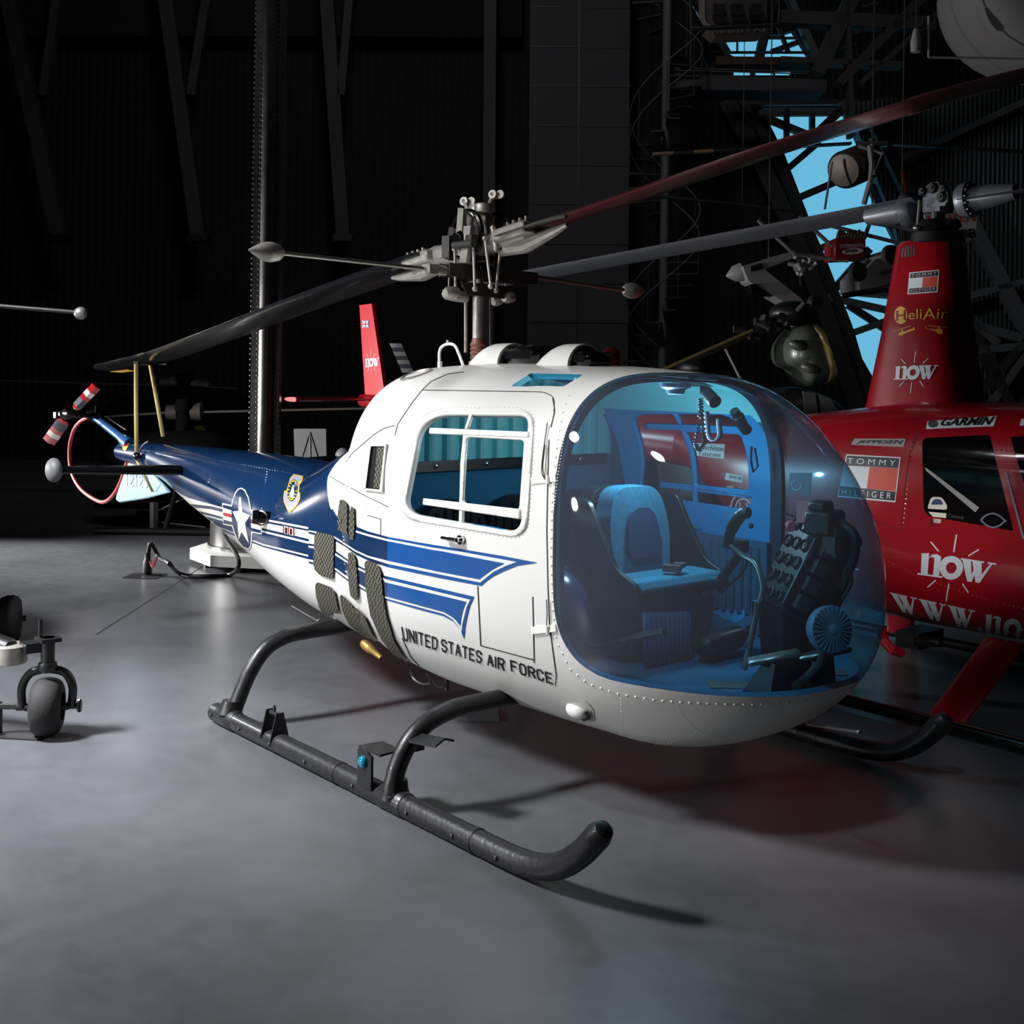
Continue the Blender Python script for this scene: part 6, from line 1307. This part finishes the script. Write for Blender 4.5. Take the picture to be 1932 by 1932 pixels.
def far_side():
    # olive military helicopter behind the bubble
    D = 11.0; c = UD(1490, 610, D); ol = mat('olive_drab', (74, 80, 72), .35, 0, .5, .2); tan = mat('ochre_band', (142, 124, 72), .5)
    t = thing('helicopter', 'olive drab helicopter with an ochre band and glazed nose behind the blue bubble', 'helicopter', (c.x, c.y, 0))
    P = lambda *q, d=D: [UD(x, y, d) for x, y in q]
    def puffy(name, pts, m, dep, d=D, par=t):
        """shape with a rounded outline in the view plane and rounded depth"""
        q = P(*pts, d=d); ce = sum(q, Vector()) / len(q); rings = []
        for k in range(9):
            a = math.pi * (k / 8 - .5); s = max(math.cos(a) ** .5, .25); rings.append([ce + (p - ce) * s + FW * (dep * math.sin(a)) for p in q])
        b = MB(); b.loft(rings); return b.build(name, m, par, smooth=60)
    puffy('pylon_fairing', rnd([(1462, 650), (1490, 615), (1530, 608), (1552, 640), (1570, 720), (1510, 735), (1494, 700), (1464, 690)], 16, 4), ol, .5)
    puffy('ochre_band', rnd([(1510, 612), (1532, 610), (1546, 650), (1568, 720), (1545, 728), (1530, 680)], 6, 3), tan, .52)
    for x, y in ((1505, 652), (1528, 695)): b = MB(); u = (RT - UP * .3).normalized(); b.ell(UD(x, y, D - .46), .085, .07, .045, (u, FW, u.cross(FW))); b.build('exhaust_blister', ol, t)
    puffy('cabin', rnd([(1290, 700), (1420, 735), (1500, 728), (1560, 750), (1600, 790), (1610, 850), (1590, 960), (1250, 960), (1230, 800)], 20, 4), mat('dark_olive', (40, 36, 30), .5), 1.0, D + .4)
    for q in ([(1515, 738), (1538, 742), (1545, 792), (1520, 790)], [(1545, 742), (1566, 752), (1588, 785), (1552, 792)]):
        b = MB(); b.prism([UD(x, y, D - .58) for x, y in q], FW * .03); b.build('window', mat('smoky_pane', (90, 92, 90), .15, 0, .6), t)
    b = MB(); b.cyl(UD(1505, 620, D), UD(1497, 585, D), .10, 14); b.ell(UD(1497, 592, D), .22, .22, .12); b.build('rotor_hub', m_black, t)
    b = MB()
    for i in range(26):
        s = i / 25; p = UD(1410 + 115 * s + random.uniform(-6, 6), 628 - 44 * s + random.uniform(-9, 9), D - .1 + random.uniform(-.1, .1)); b.cyl(p, p + Vector((random.uniform(-.1, .1), random.uniform(-.1, .1), random.uniform(-.06, .08))), random.uniform(.015, .035), 8)
    b.build('rotor_linkage', m_dsteel, t)
    b = MB(); b.beam(UD(1500, 598, D), UD(1418, 630, D), .08, .06); b.beam(UD(1420, 628, D), UD(1230, 712, D), .26, .035); b.build('rotor_blade', mat('brown_blade', (58, 50, 42), .4), t)
    b = MB(); b.beam(UD(1420, 622, D - .14), UD(1230, 706, D - .14), .03, .02); b.build('blade_edge', tan, t)
    b = MB(); b.cyl(UD(1369, 658, D - .9), UD(1400, 720, D - .9), .012, 8); b.build('whip_antenna', m_grey, t)
    for s in (-1, 1):
        q = Vector((c.x, c.y, .04)) + FW * (s + .4); b = MB(); b.cyl(q - RT * 1.0, q + RT * .6, .05, 8); b.cyl(q, q + UP * .75 - FW * s * .3, .05, 8); b.build('landing_skid', m_black, t)
    # hanging rotorcraft
    def cable(t, px, py, D):
        p = UD(px, py, D); b = MB(); b.cyl(p, Vector((p.x, p.y, 12.97)), .006, 6); b.build('suspension_cable', m_dsteel, t)
    # red-tanked gyroplane
    D = 12.0; t = thing('gyroplane', 'hanging gyroplane with a red seat tank lettered EXPERIMENTAL and a white rudder', 'gyroplane', UD(1600, 500, D))
    b = MB(); b.prism([UD(x, y, D) for x, y in [(1574, 452), (1580, 448), (1632, 446), (1634, 455), (1634, 487), (1574, 490)]], FW * .4); tk = b.build('seat_tank', mat('tank_red', (128, 28, 30), .4), t); tk.modifiers.new('soft', 'BEVEL').width = .03
    Q = lambda *q: [UD(x, y, D - .02) for x, y in q]
    text_plane('lettering', 'EXPERIMENTAL', Q((1585, 461), (1631, 459), (1631, 466), (1585, 468)), m_wlet, tk)
    b = MB(); b.prism([UD(1609 + 20 * math.cos(a), 474 + 5.6 * math.sin(a) - 1.5 * math.cos(a), D - .02) for a in [2 * math.pi * k / 24 for k in range(24)]], FW * .01); b.build('oval_badge', m_cream, tk); text_plane('lettering', 'BENSEN', [UD(x, y, D - .03) for x, y in [(1594, 471), (1618, 469.5), (1618, 476), (1594, 477.5)]], m_letter, tk, shear=.2, bold=.03)
    b = MB()
    for i in range(9): b.tube(bez([UD(1580 + i * 6, 450, D), UD(1585 + i * 6, 436 + (i % 3) * 3, D), UD(1592 + i * 5, 449, D + .1)]), .018, 6)
    b.build('engine', mat('engine_brown', (110, 92, 72), .5, .4), t)
    b = MB()
    for a, e in [((1508, 408), (1600, 492)), ((1512, 412), (1760, 475)), ((1600, 492), (1500, 480)), ((1632, 446), (1650, 395)), ((1640, 420), (1760, 440)), ((1634, 487), (1690, 470)), ((1430, 415), (1500, 480))]: b.cyl(UD(*a, D + .1), UD(*e, D + .1), .02, 8)
    b.build('tube_frame', m_grey, t)
    b = MB(); b.prism([UD(x, y, D + 1.0) for x, y in [(1742, 399), (1836, 394), (1843, 402), (1842, 440), (1825, 458), (1760, 464)]], FW * .03); rd = b.build('rudder', mat('rudder_white', (150, 146, 140), .6), t)
    text_plane('lettering', 'BENSEN', [UD(x, y, D + .98) for x, y in [(1750, 408), (1841, 402), (1841, 418), (1750, 424)]], m_red, rd); text_plane('lettering', 'N 38B', [UD(x, y, D + .98) for x, y in [(1770, 434), (1841, 431), (1842, 449), (1770, 453)]], m_letter, rd, bold=.02)
    b = MB(); b.prism([UD(x, y, D - .1) for x, y in [(1701, 322), (1704, 322), (1712, 364), (1707, 364)]], FW * .02); b.build('keel_fin', mat('fin_red_orange', (128, 40, 20), .5), t); b = MB(); b.prism([UD(x, y, D + .1) for x, y in [(1714, 402), (1730, 410), (1735, 452), (1725, 452)]], FW * .05); b.build('keel_fin', mat('fin_red_orange', (128, 40, 20), .5), t)
    def wheel(px, py, r, D, ax=None):
        c = UD(px, py, D); ax = ax or (-FW + RT * .3).normalized(); R = r / F * D; b = MB(); b.lathe([(R * .55, -R * .25), (R * .85, -R * .32), (R, -R * .15), (R, R * .15), (R * .85, R * .32), (R * .55, R * .25)], c, ax, 28); o = b.build('wheel', m_rubber, t); b = MB(); b.lathe([(R * .55, -R * .2), (R * .56, R * .22), (R * .4, R * .1), (R * .2, R * .1), (R * .18, R * .2), (R * .05, R * .2)], c, ax, 20); b.build('wheel_hub', mat('wheel_grey', (104, 104, 108), .4, .5), o)
    wheel(1618, 513, 19, D - .2); wheel(1680, 481, 19, D - .3)
    b = MB(); b.cyl(UD(1618, 513, D - .1), UD(1640, 490, D + .1), .02, 8); b.cyl(UD(1680, 481, D - .1), UD(1640, 488, D + .1), .02, 8); b.build('axle', m_grey, t)
    cable(t, 1645, 400, D)
    # grey hull with registration behind it
    D = 13.2; t = thing('aircraft_hull', 'hanging grey boxy hull marked N5037 behind the red mast fairing', 'hull', UD(1670, 540, D))
    b = MB(); b.prism([UD(x, y, D) for x, y in [(1622, 520), (1660, 482), (1760, 476), (1760, 560), (1622, 548)]], FW * .8); b.build('hull_shell', mat('hull_grey', (98, 98, 100), .5), t); text_plane('lettering', 'N5037', [UD(x, y, D - .01) for x, y in [(1661, 510), (1694, 503), (1695, 512), (1662, 519)]], m_letter, t, shear=.1)
    b = MB(); b.tube([UD(1590, 558, D - .1), UD(1670, 545, D - .1), UD(1678, 545, D - .1)], [.03, .04, .06], 10); b.build('boom', m_black, t); cable(t, 1700, 476, D + .3)
    # white gyroplane with pod nose
    D = 12.6; gw = mat('pod_grey_white', (120, 118, 118), .5); t = thing('gyroplane', 'hanging pale gyroplane with pointed spinner and slanted leg over one black wheel', 'gyroplane', UD(1480, 585, D))
    def slab(name, pts, th, m, d=D): b = MB(); b.prism([UD(x, y, d) for x, y in pts], FW * th); o = b.build(name, m, t); o.modifiers.new('soft', 'BEVEL').width = .03; return o
    slab('pod', rnd([(1401, 502), (1445, 488), (1502, 472), (1500, 486), (1442, 508), (1515, 566), (1516, 580), (1494, 578), (1412, 530)], 5), .45, gw); slab('pod_window', rnd([(1416, 502), (1438, 496), (1440, 506), (1416, 513)], 3), .02, m_black, D - .02); slab('pod_canopy', rnd([(1413, 537), (1425, 535), (1448, 560), (1420, 556)], 4), .3, m_blkgloss, D - .02)
    b = MB(); a = UD(1400, 513, D + .2); d = (UD(1370, 521, D + .2) - a); b.lathe([(.10, 0), (.085, d.length * .5), (.01, d.length)], a, d, 18); b.build('spinner', gw, t)
    wheel(1537, 572, 15, D); b = MB(); b.cyl(UD(1537, 572, D), UD(1510, 575, D + .1), .02, 8); b.cyl(UD(1512, 560, D + .2), UD(1506, 480, D + .2), .015, 8); b.build('strut', gw, t)
    b = MB()
    for i in range(14): p = UD(1515 + random.uniform(-18, 18), 500 + random.uniform(-18, 18), D - .1); b.cyl(p, p + Vector((random.uniform(-.12, .12), random.uniform(-.1, .1), random.uniform(-.1, .1))), .022, 7)
    b.build('engine', m_grey, t); cable(t, 1450, 490, D + .2)
    # grey drum-bodied rotorcraft with striped blade tip
    D = 16.0; t = thing('rotorcraft', 'hanging one-man rotorcraft with a bronze drum body and long thin blades', 'rotorcraft', UD(1610, 350, D))
    a, e = UD(1590, 322, D - .25), UD(1640, 302, D + .35); u = e - a; b = MB(); b.lathe([(.07, 0), (.21, .02), (.25, .08), (.25, u.length - .08), (.20, u.length), (.07, u.length)], a, u, 30); b.build('drum_body', mat('bronze_grey', (74, 64, 58), .45, .4), t)
    b = MB()
    for p, q, r_ in [((1646, 272), (1641, 345), .035), ((1641, 345), (1630, 385), .05), ((1640, 275), (1648, 330), .05), ((1570, 305), (1556, 395), .022), ((1620, 276), (1665, 290), .03), ((1664, 290), (1650, 325), .012)]: b.cyl(UD(*p, D - .35), UD(*q, D - .35), r_ * .7, 8)
    b.build('frame', m_grey, t)
    b = MB(); b.cyl(UD(1645, 262, D), UD(1645, 285, D), .05, 12); b.box(UD(1645, 272, D), (.4, .1, .06), math.atan2(RT.y, RT.x)); b.build('rotor_hub', m_dsteel, t)
    b = MB(); b.beam(UD(1605, 271, D), UD(1345, 285, D), .12, .03); b.beam(UD(1685, 272, D), UD(1990, 290, D), .12, .03); b.build('rotor_blade', m_black, t)
    for i, (x0, x1) in enumerate(((1232, 1270), (1270, 1308), (1308, 1345))): b = MB(); b.beam(UD(x0, 291 - i * 2, D), UD(x1, 289 - i * 2, D), .12, .03); b.build('blade_tip_band', m_black if i == 1 else mat('dull_yellow', (92, 70, 40), .7), t)
    cable(t, 1645, 262, D)
    # dim blade crossing behind
    D = 17.5; t = thing('rotor_blade', 'dark unlit rotor blade hanging below the long maroon blade', 'rotor blade', UD(1380, 380, D)); b = MB(); b.beam(UD(1220, 368, D), UD(1520, 400, D), .14, .03); b.build('blade_spar', m_black, t); cable(t, 1400, 386, D)
    # gondola under the roof
    D = 13; dk = mat('gondola_dark', (58, 52, 50), .6); t = thing('gondola', 'dark gondola with underside lettering hanging near the top edge', 'gondola', UD(1390, 66, D))
    b = MB(); b.loft([[UD(1390 + (70 + (-10 if k == 0 else 0) + k * 1.0) * sx, y, D + dz) for sx, dz in ((-1, .2), (-.8, 0), (.8, 0), (1, .2), (.95, 1.0), (-.95, 1.0))] for k, y in enumerate((52, 36, 10, -40))]); b.build('basket', dk, t)
    b = MB(); b.prism([UD(x, y, D - .02) for x, y in rnd([(1332, 52), (1452, 50), (1438, 64), (1350, 67)], 4)], FW * .3); lp = b.build('underside_panel', mat('gondola_brown', (46, 36, 34), .6), t)
    text_plane('lettering', 'N18849', [UD(x, y, D - .04) for x, y in [(1442, 63), (1342, 64), (1340, 54), (1444, 51)]], mat('lettering_dim', (86, 78, 74), .7), lp)
    b = MB(); b.cyl(UD(1306, 54, D - .1), UD(1470, 47, D - .1), .025, 8); b.cyl(UD(1470, 47, D), UD(1472, -80, D), .02, 8); b.cyl(UD(1306, 54, D), UD(1298, -80, D), .02, 8); b.build('landing_rail', m_black, t)
    for x in (1355, 1390, 1425):
        b = MB(); b.box(UD(x, 20, D - .05), (.12, .1, .12), .9); b.build('equipment_box', m_black, t)
    for x in (1340, 1440): cable(t, x, 0, D)
    # great rounded hull at the upper right corner
    D = 13.0; c = UD(1985, -25, D); t = thing('aircraft', 'huge smooth rounded grey hull hanging at the upper right corner', 'aircraft', c)
    b = MB(); b.ell(c, 1.12, 1.5, 1.0, (RT, FW, UP), 40, 24); b.build('hull', mat('hull_matt_grey', (96, 94, 93), .8), t); cable(t, 1985, -200, D)
    D = 12.4; t = thing('work_lamp', 'small grey cylinder lamp hanging under the roof beams near the rounded hull', 'lamp', UD(1728, 95, D)); b = MB(); b.lathe([(.05, -.10), (.055, .0), (.03, .12), (.02, .14)], UD(1728, 80, D), UP, 16); b.build('lamp_body', m_grey, t)
    b = MB(); b.cyl(UD(1752, 30, D), UD(1752, 108, D), .012, 8); b.cyl(UD(1752, 108, D), UD(1960, 112, D), .012, 8); b.build('conduit', m_grey, t); cable(t, 1728, 80, D)
far_side()
